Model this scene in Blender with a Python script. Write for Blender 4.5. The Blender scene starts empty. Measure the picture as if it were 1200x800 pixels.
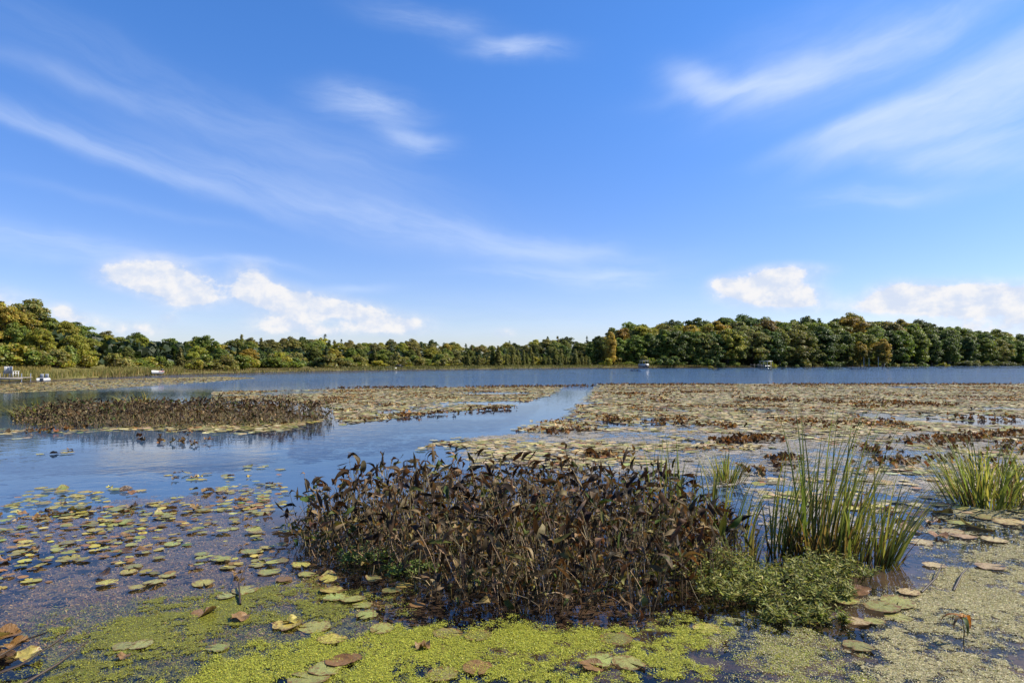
import bpy, math, random
import numpy as np
from mathutils import Matrix, Vector

# ------------------------------------------------------------------ camera, sky, sun, exposure
scene = bpy.context.scene
COL = scene.collection
rng = np.random.default_rng(11)
random.seed(11)

CAM_H, FPX, YH = 1.9, 800.0, 423.5          # eye height above the water, focal length and horizon row of the 1200x800 photo
cam_d = bpy.data.cameras.new('camera')
cam_d.sensor_width = 36.0
cam_d.lens = 24.0
cam_d.clip_start = 0.05
cam_d.clip_end = 20000
cam = bpy.data.objects.new('camera', cam_d)
COL.objects.link(cam)
cam.location = (0, 0, CAM_H)
cam.rotation_euler = (math.radians(90) + math.atan((YH - 400.0) / FPX), 0, 0)
scene.camera = cam

SUN_AZ, SUN_EL = math.radians(82), math.radians(42)     # azimuth clockwise from the view direction (+Y)
sun_dir = Vector((math.sin(SUN_AZ) * math.cos(SUN_EL), math.cos(SUN_AZ) * math.cos(SUN_EL), math.sin(SUN_EL)))
sun_d = bpy.data.lights.new('sun', 'SUN')
sun_d.energy = 4.3
sun_d.angle = math.radians(0.53)
sun_d.color = (1.0, 0.93, 0.80)
sun = bpy.data.objects.new('sun', sun_d)
COL.objects.link(sun)
sun.rotation_euler = (-sun_dir).to_track_quat('-Z', 'Y').to_euler()
sun.location = (60, 10, 60)

scene.view_settings.view_transform = 'Standard'
scene.view_settings.look = 'None'
scene.view_settings.gamma = 1.0
scene.view_settings.exposure = 1.05
scene.view_settings.use_curve_mapping = False
scene.render.engine = 'CYCLES'
scene.cycles.max_bounces = 6
scene.cycles.diffuse_bounces = 3
scene.cycles.glossy_bounces = 3
scene.cycles.transparent_max_bounces = 12
scene.cycles.caustics_reflective = False
scene.cycles.caustics_refractive = False
scene.cycles.use_denoising = True


class NT:
    """small helper to write node trees"""
    def __init__(self, tree):
        self.t = tree
        self.n = tree.nodes
        self.l = tree.links

    def node(self, kind, **kw):
        nd = self.n.new(kind)
        for k, v in kw.items():
            setattr(nd, k, v)
        return nd

    def put(self, sock, v):
        if hasattr(v, 'is_output') or isinstance(v, bpy.types.NodeSocket):
            self.l.new(v, sock)
        else:
            sock.default_value = v

    def math(self, op, a, b=None, c=None, clamp=False):
        nd = self.node('ShaderNodeMath', operation=op, use_clamp=clamp)
        for i, v in enumerate((a, b, c)):
            if v is not None:
                self.put(nd.inputs[i], v)
        return nd.outputs[0]

    def vec(self, op, a, b=None, c=None, out=0):
        nd = self.node('ShaderNodeVectorMath', operation=op)
        for i, v in enumerate((a, b, c)):
            if v is not None:
                self.put(nd.inputs[i], v)
        return nd.outputs[out]

    def comb(self, x, y, z):
        nd = self.node('ShaderNodeCombineXYZ')
        for i, v in enumerate((x, y, z)):
            self.put(nd.inputs[i], v)
        return nd.outputs[0]

    def sep(self, v):
        nd = self.node('ShaderNodeSeparateXYZ')
        self.put(nd.inputs[0], v)
        return nd.outputs

    def noise(self, v, scale, detail=4, rough=0.55, dist=0.0, lac=2.0):
        nd = self.node('ShaderNodeTexNoise')
        self.put(nd.inputs['Vector'], v)
        nd.inputs['Scale'].default_value = scale
        nd.inputs['Detail'].default_value = detail
        nd.inputs['Roughness'].default_value = rough
        nd.inputs['Lacunarity'].default_value = lac
        nd.inputs['Distortion'].default_value = dist
        return nd.outputs['Fac']

    def mapping(self, v, loc=(0, 0, 0), rot=(0, 0, 0), scale=(1, 1, 1), kind='POINT'):
        nd = self.node('ShaderNodeMapping', vector_type=kind)
        self.put(nd.inputs[0], v)
        nd.inputs['Location'].default_value = loc
        nd.inputs['Rotation'].default_value = rot
        nd.inputs['Scale'].default_value = scale
        return nd.outputs[0]

    def ramp(self, f, lo, hi, a=0.0, b=1.0, smooth=True):
        nd = self.node('ShaderNodeMapRange', interpolation_type='SMOOTHSTEP' if smooth else 'LINEAR')
        self.put(nd.inputs[0], f)
        for i, v in enumerate((lo, hi, a, b)):
            self.put(nd.inputs[i + 1], v)
        return nd.outputs[0]

    def mix(self, f, a, b, blend='MIX'):
        nd = self.node('ShaderNodeMix', data_type='RGBA', blend_type=blend)
        self.put(nd.inputs[0], f)
        self.put(nd.inputs[6], a)
        self.put(nd.inputs[7], b)
        return nd.outputs[2]


def rgba(c):
    return (c[0], c[1], c[2], 1.0)


def px_dir(px, py):
    """azimuth and elevation of the direction seen at a place of the photograph"""
    dx, dz = (px - 600.0) / FPX, (YH - py) / FPX
    return math.atan2(dx, 1.0), math.atan2(dz, math.sqrt(1 + dx * dx))


def build_world():
    w = bpy.data.worlds.new('World')
    scene.world = w
    w.use_nodes = True
    N = NT(w.node_tree)
    N.n.clear()
    out = N.node('ShaderNodeOutputWorld')
    bg = N.node('ShaderNodeBackground')
    sky = N.node('ShaderNodeTexSky', sky_type='NISHITA')
    sky.sun_disc = False
    sky.sun_elevation = SUN_EL
    sky.sun_rotation = SUN_AZ
    sky.altitude = 250
    sky.air_density = 1.0
    sky.dust_density = 0.35
    sky.ozone_density = 2.6
    # the sky as the camera rendered it: a touch more saturated, a little less bright by the horizon
    hs = N.node('ShaderNodeHueSaturation')
    hs.inputs['Hue'].default_value = 0.508
    hs.inputs['Saturation'].default_value = 1.15
    hs.inputs['Value'].default_value = 1.0
    N.l.new(sky.outputs[0], hs.inputs['Color'])
    sky_col = hs.outputs[0]

    d = N.node('ShaderNodeTexCoord').outputs['Generated']
    x, y, z = N.sep(d)
    az = N.math('ARCTAN2', x, y)
    el = N.math('ARCSINE', z)
    p = N.comb(az, el, 0.0)
    sky_col = N.mix(1.0, sky_col, N.mix(N.ramp(el, 0.02, 0.5), rgba((0.70, 0.705, 0.93)), rgba((0.60, 0.93, 1.19))), 'MULTIPLY')

    # --- cirrus: feathered streaks. one streaked noise field per direction of the wind-drawn fibres
    warp = N.noise(p, 5.0, 4, 0.55)
    pw = N.vec('ADD', p, N.vec('MULTIPLY', N.comb(N.math('SUBTRACT', warp, 0.5), N.math('SUBTRACT', N.noise(N.vec('ADD', p, (5, 3, 0)), 6.0, 4, 0.55), 0.5), 0.0), (0.07, 0.045, 0.0)))

    def fibres(angle, sx, sy, seed):
        q = N.mapping(pw, (seed, seed * 0.7, 0), (0, 0, -angle), (1, 1, 1))
        q = N.vec('MULTIPLY', q, (sx, sy, 1.0))
        return N.ramp(N.noise(q, 1.0, 7, 0.60, 0.35), 0.24, 0.82)

    f_down = fibres(math.radians(-16), 3.4, 22.0, 1.3)
    f_up = fibres(math.radians(17), 3.4, 17.0, 4.1)
    f_flat = fibres(math.radians(-3), 6.0, 34.0, 7.7)

    pwx, pwy, pwz = N.sep(pw)

    def after(vx, vy, prev):
        """the same vector, computed only once prev is known (keeps the shader's stack small)"""
        return N.comb(vx, vy, N.math('MULTIPLY', prev, 1e-7))

    def stroke(px, py, length, width, angle, strength, curve=0.0, prev=None):
        """gaussian-shaped streak centred at a direction of the sky, lengths in photo pixels"""
        a, e = px_dir(px, py)
        q = N.mapping(pw if prev is None else after(pwx, pwy, prev), (a, e, 0), (0, 0, math.radians(angle)), (length / FPX, width / FPX, 1), 'TEXTURE')
        if curve:
            qx, qy, qz = N.sep(q)
            q = N.comb(qx, N.math('MULTIPLY_ADD', N.math('MULTIPLY', qx, qx), curve, qy), 0.0)
        r2 = N.vec('DOT_PRODUCT', q, q, out=1)
        return N.math('MULTIPLY', N.math('POWER', 0.3679, r2), strength)

    def total(items):
        s = items[0]
        for it in items[1:]:
            s = N.math('ADD', s, it)
        return s

    last = [None]

    def strokes(items):
        acc = None
        for it in items:          # summed one by one: keeps the shader's stack small
            v = stroke(*it, prev=last[0])
            acc = v if acc is None else N.math('ADD', acc, v)
            last[0] = acc
        return acc

    S_down = strokes([(10, 134, 60, 6, -20, .75), (70, 154, 60, 7, -19, .75), (140, 178, 70, 9, -18, .62), (215, 200, 80, 12, -18, .50), (300, 222, 90, 16, -18, .46),
                    (400, 246, 100, 20, -17, .50), (490, 266, 90, 17, -16, .56), (580, 284, 90, 16, -11, .62), (665, 292, 60, 12, -5, .46), (420, 215, 170, 34, -16, .26),
                    (300, 175, 190, 40, -14, .20), (250, 128, 170, 18, -10, .16), (80, 92, 110, 9, -8, .36), (60, 30, 120, 14, -14, .26), (170, 245, 110, 6, -7, .22)])
    S_up = strokes([(820, 96, 36, 15, -22, .85), (865, 102, 60, 8, 4, .95), (930, 88, 70, 16, 10, .66), (1010, 62, 110, 22, 16, .62), (1110, 28, 110, 18, 22, .62), (960, 40, 130, 30, 14, .22),
                  (1000, 148, 70, 9, 14, .60), (1080, 126, 90, 18, 18, .88), (1170, 104, 90, 24, 16, .95), (1080, 158, 70, 8, 4, .72), (1160, 164, 70, 8, 3, .85), (1150, 186, 80, 12, -8, .55),
                  (1240, 60, 90, 30, 20, .6), (1300, 120, 100, 50, 15, .5)])
    S_flat = strokes([(425, 122, 48, 15, -3, .95), (478, 163, 38, 11, -6, .78), (605, 52, 48, 9, 0, .95), (500, 18, 60, 12, -4, .42),
                    (70, 288, 120, 13, -4, .62), (290, 309, 60, 5, -2, .40), (660, 300, 110, 18, -4, .36), (720, 330, 75, 13, -5, .62),
                    (620, 322, 80, 7, 0, .40), (1040, 227, 65, 10, -2, .46), (410, 335, 50, 5, 0, .36), (760, 390, 420, 26, 0, .16),
                    (330, 385, 420, 30, 0, .20), (1150, 375, 160, 24, 0, .50)])
    # everywhere else: thin streaks at random, so that the sky goes on beyond the frame
    gen = N.math('MULTIPLY', N.ramp(N.noise(N.vec('MULTIPLY', p, (1.6, 3.2, 1.0)), 1.0, 3, 0.5), 0.50, 0.80), 0.40)
    far_side = N.ramp(N.math('ABSOLUTE', az), 0.72, 0.95)
    high = N.ramp(el, 0.55, 0.75)
    gen = N.math('MULTIPLY', gen, N.math('MAXIMUM', far_side, high))
    cir = total([N.math('MULTIPLY', S_down, N.math('MULTIPLY_ADD', f_down, 0.62, 0.10)), N.math('MULTIPLY', N.math('ADD', S_up, gen), N.math('MULTIPLY_ADD', f_up, 0.95, 0.25)), N.math('MULTIPLY', S_flat, N.math('MULTIPLY_ADD', f_flat, 1.05, 0.12))])
    cir = N.math('MULTIPLY', N.math('SUBTRACT', 1.0, N.math('POWER', 0.3679, N.math('MULTIPLY', cir, 1.05))), 0.84)

    # --- cumulus: billows near the horizon
    pc = N.vec('MULTIPLY', p, (1.0, 1.25, 1.0))
    n1 = N.noise(pc, 30.0, 8, 0.62, 0.15)
    n2 = N.noise(N.vec('ADD', pc, (0.008, 0.016, 0.0)), 30.0, 5, 0.60, 0.15)
    blobs = []

    def puff(px, py, a, b, s=1.0):
        c, e = px_dir(px, py)
        q = N.mapping(after(az, el, blobs[0] if blobs else cir), (c, e, 0), (0, 0, 0), (a / FPX, b / FPX, 1), 'TEXTURE')
        r2 = N.vec('DOT_PRODUCT', q, q, out=1)
        v = N.math('MULTIPLY', N.math('POWER', 0.3679, r2), s)
        blobs[:] = [N.math('ADD', blobs[0], v)] if blobs else [v]

    for args in ((150, 323, 34, 13), (185, 320, 34, 20), (212, 338, 34, 17), (226, 350, 26, 10, .8),
                 (293, 325, 22, 18), (290, 342, 28, 11, .8), (322, 348, 30, 16), (356, 357, 36, 14), (396, 362, 36, 14, .9), (330, 381, 40, 13), (436, 368, 26, 12, .7),
                 (470, 380, 40, 13), (435, 383, 34, 8, .7), (380, 389, 26, 7, .7), (592, 390, 14, 7, .75),
                 (72, 362, 9, 6, .8), (86, 374, 26, 8, .8), (155, 387, 34, 10, .85), (198, 373, 10, 6, .6),
                 (900, 335, 36, 18), (930, 318, 40, 10, .75), (860, 338, 30, 14, .75), (936, 346, 26, 15, .85), (910, 352, 50, 11, .6), (845, 330, 12, 7, .7),
                 (1050, 346, 30, 15), (1085, 352, 36, 14), (1125, 350, 36, 17), (1185, 354, 44, 17), (1020, 360, 60, 9, .55), (1150, 386, 60, 9, .75), (1260, 352, 50, 20), (-60, 350, 60, 16), (-150, 362, 80, 14)):
        puff(*args)
    F = blobs[0]
    # the same low broken band of small clouds beyond the frame
    band = N.math('MULTIPLY', N.math('POWER', 0.3679, N.math('POWER', N.math('DIVIDE', N.math('SUBTRACT', el, 0.085), 0.045), 2.0)), N.ramp(N.noise(N.comb(az, 0.3, 0.0), 4.5, 2, 0.5), 0.48, 0.66))
    F = N.math('ADD', F, N.math('MULTIPLY', band, N.ramp(N.math('ABSOLUTE', az), 0.74, 0.9)))
    dens = N.math('ADD', F, N.math('MULTIPLY', N.math('SUBTRACT', n1, 0.5), 1.55))
    cum = N.ramp(dens, 0.42, 1.02)
    veil = N.math('MULTIPLY', N.ramp(F, 0.05, 0.7), 0.42)
    cum_a = N.math('MAXIMUM', N.math('MULTIPLY', cum, 0.97), veil)
    lit = N.ramp(N.math('SUBTRACT', n1, n2), -0.18, 0.20)
    cum_col = N.mix(N.math('MULTIPLY_ADD', lit, 0.75, N.math('MULTIPLY', cum, 0.25)), rgba((3.45, 4.05, 5.2)), rgba((5.35, 5.3, 5.35)))

    col = N.mix(cir, sky_col, rgba((4.6, 5.2, 6.3)))
    col = N.mix(cum_a, col, cum_col)
    N.put(bg.inputs['Color'], col)
    bg.inputs['Strength'].default_value = 0.085
    N.l.new(bg.outputs[0], out.inputs[0])


build_world()

# ------------------------------------------------------------------ general helpers


def tag(o, label=None, cat=None, group=None, kind=None):
    if label:
        o['label'] = label
    if cat:
        o['category'] = cat
    if group:
        o['group'] = group
    if kind:
        o['kind'] = kind
    return o


def gp(px, py, z=0.0):
    """the point at height z that the photograph shows at (px, py), below the horizon"""
    d = (CAM_H - z) * FPX / (py - YH)
    return (px - 600.0) / FPX * d, d


def mesh_np(name, V, F, mat=None, col=None, smooth=False, attr='Col'):
    """V (n,3), F (m,k) -> mesh; col: per-vertex (n,3)"""
    V = np.asarray(V, np.float32)
    F = np.asarray(F, np.int32)
    k = F.shape[1]
    me = bpy.data.meshes.new(name)
    me.vertices.add(len(V))
    me.vertices.foreach_set('co', V.ravel())
    me.loops.add(F.size)
    me.loops.foreach_set('vertex_index', F.ravel())
    me.polygons.add(len(F))
    me.polygons.foreach_set('loop_start', np.arange(0, F.size, k, dtype=np.int32))
    me.polygons.foreach_set('loop_total', np.full(len(F), k, np.int32))
    if smooth:
        me.polygons.foreach_set('use_smooth', np.ones(len(F), bool))
    me.update(calc_edges=True)
    me.validate()
    if col is not None:
        ca = me.color_attributes.new(attr, 'FLOAT_COLOR', 'POINT')
        c4 = np.ones((len(V), 4), np.float32)
        c4[:, :3] = col
        ca.data.foreach_set('color', c4.ravel())
    if mat:
        me.materials.append(mat)
    return me


def link(name, data, parent=None, loc=None, rot=None, scale=None, color=None):
    o = bpy.data.objects.new(name, data)
    COL.objects.link(o)
    if parent is not None:
        o.parent = parent
    if loc is not None:
        o.location = loc
    if rot is not None:
        o.rotation_euler = rot
    if scale is not None:
        o.scale = scale
    if color is not None:
        o.color = (color[0], color[1], color[2], 1.0)
    return o


def empty(name, loc):
    o = bpy.data.objects.new(name, None)
    COL.objects.link(o)
    o.location = loc
    o.empty_display_size = 0.2
    return o


def tri(F):
    """quads (m,4) -> triangles"""
    F = np.asarray(F)
    return np.concatenate([F[:, [0, 1, 2]], F[:, [0, 2, 3]]])


def rot_xyz(ax, ay, az):
    """arrays of euler angles -> (n,3,3) matrices, Rz Ry Rx"""
    cx, sx, cy, sy, cz, sz = np.cos(ax), np.sin(ax), np.cos(ay), np.sin(ay), np.cos(az), np.sin(az)
    R = np.empty((len(ax), 3, 3))
    R[:, 0, 0] = cz * cy
    R[:, 0, 1] = cz * sy * sx - sz * cx
    R[:, 0, 2] = cz * sy * cx + sz * sx
    R[:, 1, 0] = sz * cy
    R[:, 1, 1] = sz * sy * sx + cz * cx
    R[:, 1, 2] = sz * sy * cx - cz * sx
    R[:, 2, 0] = -sy
    R[:, 2, 1] = cy * sx
    R[:, 2, 2] = cy * cx
    return R


def scatter(V0, F0, R, S, T, C=None):
    """copies of one small shape: rotation (n,3,3), scale (n,) or (n,3), place (n,3), colour (n,3)"""
    n = len(T)
    V0 = np.asarray(V0, float)
    S = np.asarray(S, float)
    if S.ndim == 1:
        S = np.repeat(S[:, None], 3, 1)
    P = V0[None] * S[:, None, :]
    P = np.einsum('nij,nkj->nki', R, P) + np.asarray(T)[:, None, :]
    F = np.asarray(F0)[None] + (np.arange(n) * len(V0))[:, None, None]
    c = None if C is None else np.repeat(np.asarray(C), len(V0), axis=0)
    return P.reshape(-1, 3), F.reshape(-1, F.shape[2]), c


def joined(parts):
    Vs, Fs, Cs, o = [], [], [], 0
    for V, F, C in parts:
        Vs.append(V)
        Fs.append(F + o)
        Cs.append(C)
        o += len(V)
    return np.concatenate(Vs), np.concatenate(Fs), np.concatenate(Cs)


def _hash(ix, iy, seed):
    h = (ix.astype(np.int64) * 374761393 + iy.astype(np.int64) * 668265263 + seed * 1442695041) & 0x7fffffff
    h = ((h ^ (h >> 13)) * 1274126177) & 0x7fffffff
    return ((h ^ (h >> 16)) & 0xffff) / 65535.0


def vnoise(x, y, seed=0, octaves=4):
    t, a, s = 0.0, 0.5, 0.0
    for k in range(octaves):
        ix, iy = np.floor(x), np.floor(y)
        fx, fy = x - ix, y - iy
        fx, fy = fx * fx * (3 - 2 * fx), fy * fy * (3 - 2 * fy)
        v = (_hash(ix, iy, seed + k) * (1 - fx) + _hash(ix + 1, iy, seed + k) * fx) * (1 - fy) + (_hash(ix, iy + 1, seed + k) * (1 - fx) + _hash(ix + 1, iy + 1, seed + k) * fx) * fy
        t, s = t + a * v, s + a
        x, y, a = x * 2.03 + 17.3, y * 2.03 + 9.1, a * 0.55
    return t / s


def edge_dist(poly, x, y):
    """distance to the outline of a polygon"""
    poly = np.asarray(poly, float)
    best = np.full(len(x), 1e9)
    for i in range(len(poly)):
        a, b = poly[i - 1], poly[i]
        d = b - a
        t = np.clip(((x - a[0]) * d[0] + (y - a[1]) * d[1]) / (d @ d + 1e-12), 0, 1)
        best = np.minimum(best, np.hypot(x - a[0] - t * d[0], y - a[1] - t * d[1]))
    return best


def inside(poly, x, y):
    poly = np.asarray(poly, float)
    c = np.zeros(len(x), bool)
    j = len(poly) - 1
    for i in range(len(poly)):
        xi, yi, xj, yj = poly[i, 0], poly[i, 1], poly[j, 0], poly[j, 1]
        if yi != yj:
            c ^= ((yi > y) != (yj > y)) & (x < (xj - xi) * (y - yi) / (yj - yi) + xi)
        j = i
    return c


def gpoly(pts):
    return np.array([gp(a, b) for a, b in pts])


def sample_poly(poly, n):
    """n random points of a ground polygon"""
    poly = np.asarray(poly)
    lo, hi = poly.min(0), poly.max(0)
    out = np.empty((0, 2))
    while len(out) < n:
        q = rng.uniform(lo, hi, (max(2000, n), 2))
        out = np.concatenate([out, q[inside(poly, q[:, 0], q[:, 1])]])
    return out[:n]


def palette(cols, n, jit=0.18, w=None):
    cols = np.asarray(cols, float)
    i = rng.choice(len(cols), n, p=None if w is None else np.asarray(w, float) / np.sum(w))
    c = cols[i] * (1 + rng.normal(0, jit, (n, 1))) * (1 + rng.normal(0, jit * 0.3, (n, 3)))
    return np.clip(c, 0.004, 0.9)

# ------------------------------------------------------------------ materials


def new_mat(name):
    m = bpy.data.materials.new(name)
    m.use_nodes = True
    N = NT(m.node_tree)
    N.n.clear()
    out = N.node('ShaderNodeOutputMaterial')
    return m, N, out


def leaf_mat(name, source, rough=0.5, transl=0.3, spec=0.4, mottle=None, noise_scale=6.0, amt=0.35, tr_tint=(1.1, 1.15, 0.7)):
    """source 'Col' (vertex colour) or 'obj' (object colour); grain from noise"""
    m, N, out = new_mat(name)
    if source == 'obj':
        c = N.node('ShaderNodeObjectInfo').outputs['Color']
    elif source == 'both':
        c = N.mix(1.0, N.node('ShaderNodeObjectInfo').outputs['Color'], N.node('ShaderNodeAttribute', attribute_name='Col').outputs['Color'], 'MULTIPLY')
    else:
        c = N.node('ShaderNodeAttribute', attribute_name='Col').outputs['Color']
    tc = N.node('ShaderNodeTexCoord').outputs['Object']
    nz = N.noise(tc, noise_scale, 4, 0.6)
    c = N.mix(1.0, c, N.mix(nz, rgba((1 - amt, 1 - amt, 1 - amt)), rgba((1 + amt, 1 + amt, 1 + amt))), 'MULTIPLY')
    if mottle:
        oi = N.node('ShaderNodeObjectInfo').outputs['Random']
        sh = N.vec('ADD', tc, N.comb(N.math('MULTIPLY', oi, 40.0), 0.0, 0.0))
        c = N.mix(N.ramp(N.noise(sh, mottle[1], 4, 0.6), mottle[2], mottle[2] + 0.14), c, rgba(mottle[0]))
    b = N.node('ShaderNodeBsdfPrincipled')
    N.put(b.inputs['Base Color'], c)
    b.inputs['Roughness'].default_value = rough
    b.inputs['Specular IOR Level'].default_value = spec
    if transl > 0:
        t = N.node('ShaderNodeBsdfTranslucent')
        N.put(t.inputs['Color'], N.mix(1.0, c, rgba(tr_tint), 'MULTIPLY'))
        mx = N.node('ShaderNodeMixShader')
        mx.inputs[0].default_value = transl
        N.l.new(b.outputs[0], mx.inputs[1])
        N.l.new(t.outputs[0], mx.inputs[2])
        N.l.new(mx.outputs[0], out.inputs[0])
    else:
        N.l.new(b.outputs[0], out.inputs[0])
    return m


def plain(name, c, rough=0.6, metal=0.0, noise_scale=8.0, amt=0.2, bump=0.0):
    m, N, out = new_mat(name)
    tc = N.node('ShaderNodeTexCoord').outputs['Object']
    nz = N.noise(tc, noise_scale, 5, 0.6)
    b = N.node('ShaderNodeBsdfPrincipled')
    N.put(b.inputs['Base Color'], N.mix(nz, rgba([v * (1 - amt) for v in c]), rgba([v * (1 + amt) for v in c])))
    b.inputs['Roughness'].default_value = rough
    b.inputs['Metallic'].default_value = metal
    if bump:
        bp = N.node('ShaderNodeBump')
        bp.inputs['Strength'].default_value = bump
        bp.inputs['Distance'].default_value = 0.02
        N.put(bp.inputs['Height'], nz)
        N.l.new(bp.outputs[0], b.inputs['Normal'])
    N.l.new(b.outputs[0], out.inputs[0])
    return m


M = {}
M['tree_leaf'] = leaf_mat('tree_leaf', 'both', 0.5, 0.45, 0.3, None, 0.6, 0.22)
M['bark'] = plain('bark', (0.075, 0.058, 0.044), 0.9, 0, 4.0, 0.4)
M['pale_bark'] = plain('pale_bark', (0.36, 0.33, 0.28), 0.8, 0, 3.0, 0.35)
M['grass'] = leaf_mat('grass_blades', 'Col', 0.5, 0.30, 0.3, None, 3.0, 0.25)
M['blade'] = leaf_mat('sedge_blade', 'obj', 0.45, 0.48, 0.3, ((0.16, 0.11, 0.035), 3.0, 0.60), 4.0, 0.25)
M['stand_leaf'] = leaf_mat('withered_leaf', 'obj', 0.58, 0.24, 0.14, ((0.040, 0.024, 0.013), 3.0, 0.58), 5.0, 0.4, (1.3, 0.9, 0.5))
M['stand_leaf_col'] = leaf_mat('withered_leaf_mass', 'Col', 0.58, 0.24, 0.14, None, 6.0, 0.35, (1.3, 0.9, 0.5))
M['stem'] = leaf_mat('dry_stem', 'obj', 0.55, 0.0, 0.3, None, 4.0, 0.35)
M['stem_col'] = leaf_mat('dry_stem_mass', 'Col', 0.55, 0.0, 0.3, None, 4.0, 0.35)
M['pad_col'] = leaf_mat('lily_carpet', 'Col', 0.50, 0.10, 0.25, None, 5.0, 0.3)
M['fleck'] = leaf_mat('duckweed', 'Col', 0.45, 0.20, 0.35, None, 20.0, 0.25)
M['green_leaf'] = leaf_mat('marsh_leaf', 'Col', 0.55, 0.35, 0.2, None, 12.0, 0.25)
M['white_paint'] = plain('white_paint', (0.44, 0.43, 0.41), 0.4, 0, 3.0, 0.06)
M['metal'] = plain('aluminium', (0.55, 0.56, 0.58), 0.35, 0.8, 5.0, 0.1)
M['dark'] = plain('dark_vinyl', (0.02, 0.022, 0.028), 0.5, 0, 5.0, 0.2)
M['canvas'] = plain('pale_canvas', (0.62, 0.58, 0.50), 0.8, 0, 4.0, 0.1)
M['red'] = plain('faded_red_paint', (0.35, 0.07, 0.05), 0.5, 0, 4.0, 0.15)
M['wood'] = plain('weathered_wood', (0.30, 0.26, 0.21), 0.85, 0, 6.0, 0.3)


def pad_material():
    """floating lily pad: object colour, radial veins, browned blotches and rim"""
    m, N, out = new_mat('lily_pad')
    oi = N.node('ShaderNodeObjectInfo')
    tc = N.node('ShaderNodeTexCoord').outputs['Object']
    x, y, z = N.sep(tc)
    ang = N.math('ARCTAN2', y, x)
    r = N.vec('LENGTH', N.comb(x, y, 0.0), out=1)
    vein = N.ramp(N.math('ABSOLUTE', N.math('SINE', N.math('MULTIPLY', ang, 7.0))), 0.0, 0.14, 1.0, 0.0)
    vein = N.math('MULTIPLY', vein, N.ramp(r, 0.15, 0.5, 0.7, 0.25))
    sh = N.vec('ADD', tc, N.comb(N.math('MULTIPLY', oi.outputs['Random'], 60.0), 0.0, 0.0))
    nz = N.noise(sh, 2.2, 5, 0.65)
    c = N.mix(1.0, oi.outputs['Color'], N.mix(nz, rgba((.6, .6, .6)), rgba((1.35, 1.35, 1.3))), 'MULTIPLY')
    c = N.mix(vein, c, N.mix(1.0, c, rgba((1.5, 1.45, 1.25)), 'MULTIPLY'))
    wear = N.ramp(N.math('ADD', N.noise(sh, 3.4, 5, 0.7), N.math('MULTIPLY', r, 0.22)), 0.62, 0.76)
    c = N.mix(wear, c, rgba((0.17, 0.085, 0.022)))
    spot = N.ramp(N.noise(sh, 11.0, 3, 0.6), 0.66, 0.72)
    c = N.mix(N.math('MULTIPLY', spot, 0.7), c, rgba((0.06, 0.035, 0.015)))
    b = N.node('ShaderNodeBsdfPrincipled')
    N.put(b.inputs['Base Color'], c)
    N.put(b.inputs['Roughness'], N.ramp(nz, 0.3, 0.7, 0.28, 0.5))
    b.inputs['Specular IOR Level'].default_value = 0.5
    bp = N.node('ShaderNodeBump')
    bp.inputs['Strength'].default_value = 0.35
    bp.inputs['Distance'].default_value = 0.05
    N.put(bp.inputs['Height'], N.math('ADD', nz, N.math('MULTIPLY', vein, 0.4)))
    N.l.new(bp.outputs[0], b.inputs['Normal'])
    t = N.node('ShaderNodeBsdfTranslucent')
    N.put(t.inputs['Color'], c)
    mx = N.node('ShaderNodeMixShader')
    mx.inputs[0].default_value = 0.12
    N.l.new(b.outputs[0], mx.inputs[1])
    N.l.new(t.outputs[0], mx.inputs[2])
    N.l.new(mx.outputs[0], out.inputs[0])
    return m


M['pad'] = pad_material()


def ground_material():
    m, N, out = new_mat('lake_bed_and_land')
    g = N.node('ShaderNodeNewGeometry').outputs['Position']
    x, y, z = N.sep(g)
    n1 = N.noise(g, 0.9, 6, 0.65)
    n2 = N.noise(g, 6.0, 5, 0.65)
    bed = N.mix(N.ramp(N.math('ADD', N.math('MULTIPLY', n1, 0.6), N.math('MULTIPLY', n2, 0.4)), 0.38, 0.62), rgba((0.016, 0.013, 0.013)), rgba((0.095, 0.062, 0.040)))
    bed = N.mix(N.ramp(z, -0.62, -0.30), rgba((0.055, 0.125, 0.250)), bed)  # deep bed painted blue, standing in for light scattered within the water
    land = N.mix(N.ramp(N.noise(g, 0.12, 6, 0.65), 0.35, 0.65), rgba((0.10, 0.085, 0.03)), rgba((0.17, 0.15, 0.045)))
    land = N.mix(N.ramp(n2, 0.5, 0.7), land, rgba((0.06, 0.07, 0.02)))
    c = N.mix(N.ramp(z, -0.05, 0.12), bed, land)
    b = N.node('ShaderNodeBsdfPrincipled')
    N.put(b.inputs['Base Color'], c)
    b.inputs['Roughness'].default_value = 0.9
    b.inputs['Specular IOR Level'].default_value = 0.1
    N.l.new(b.outputs[0], out.inputs[0])
    return m


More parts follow.
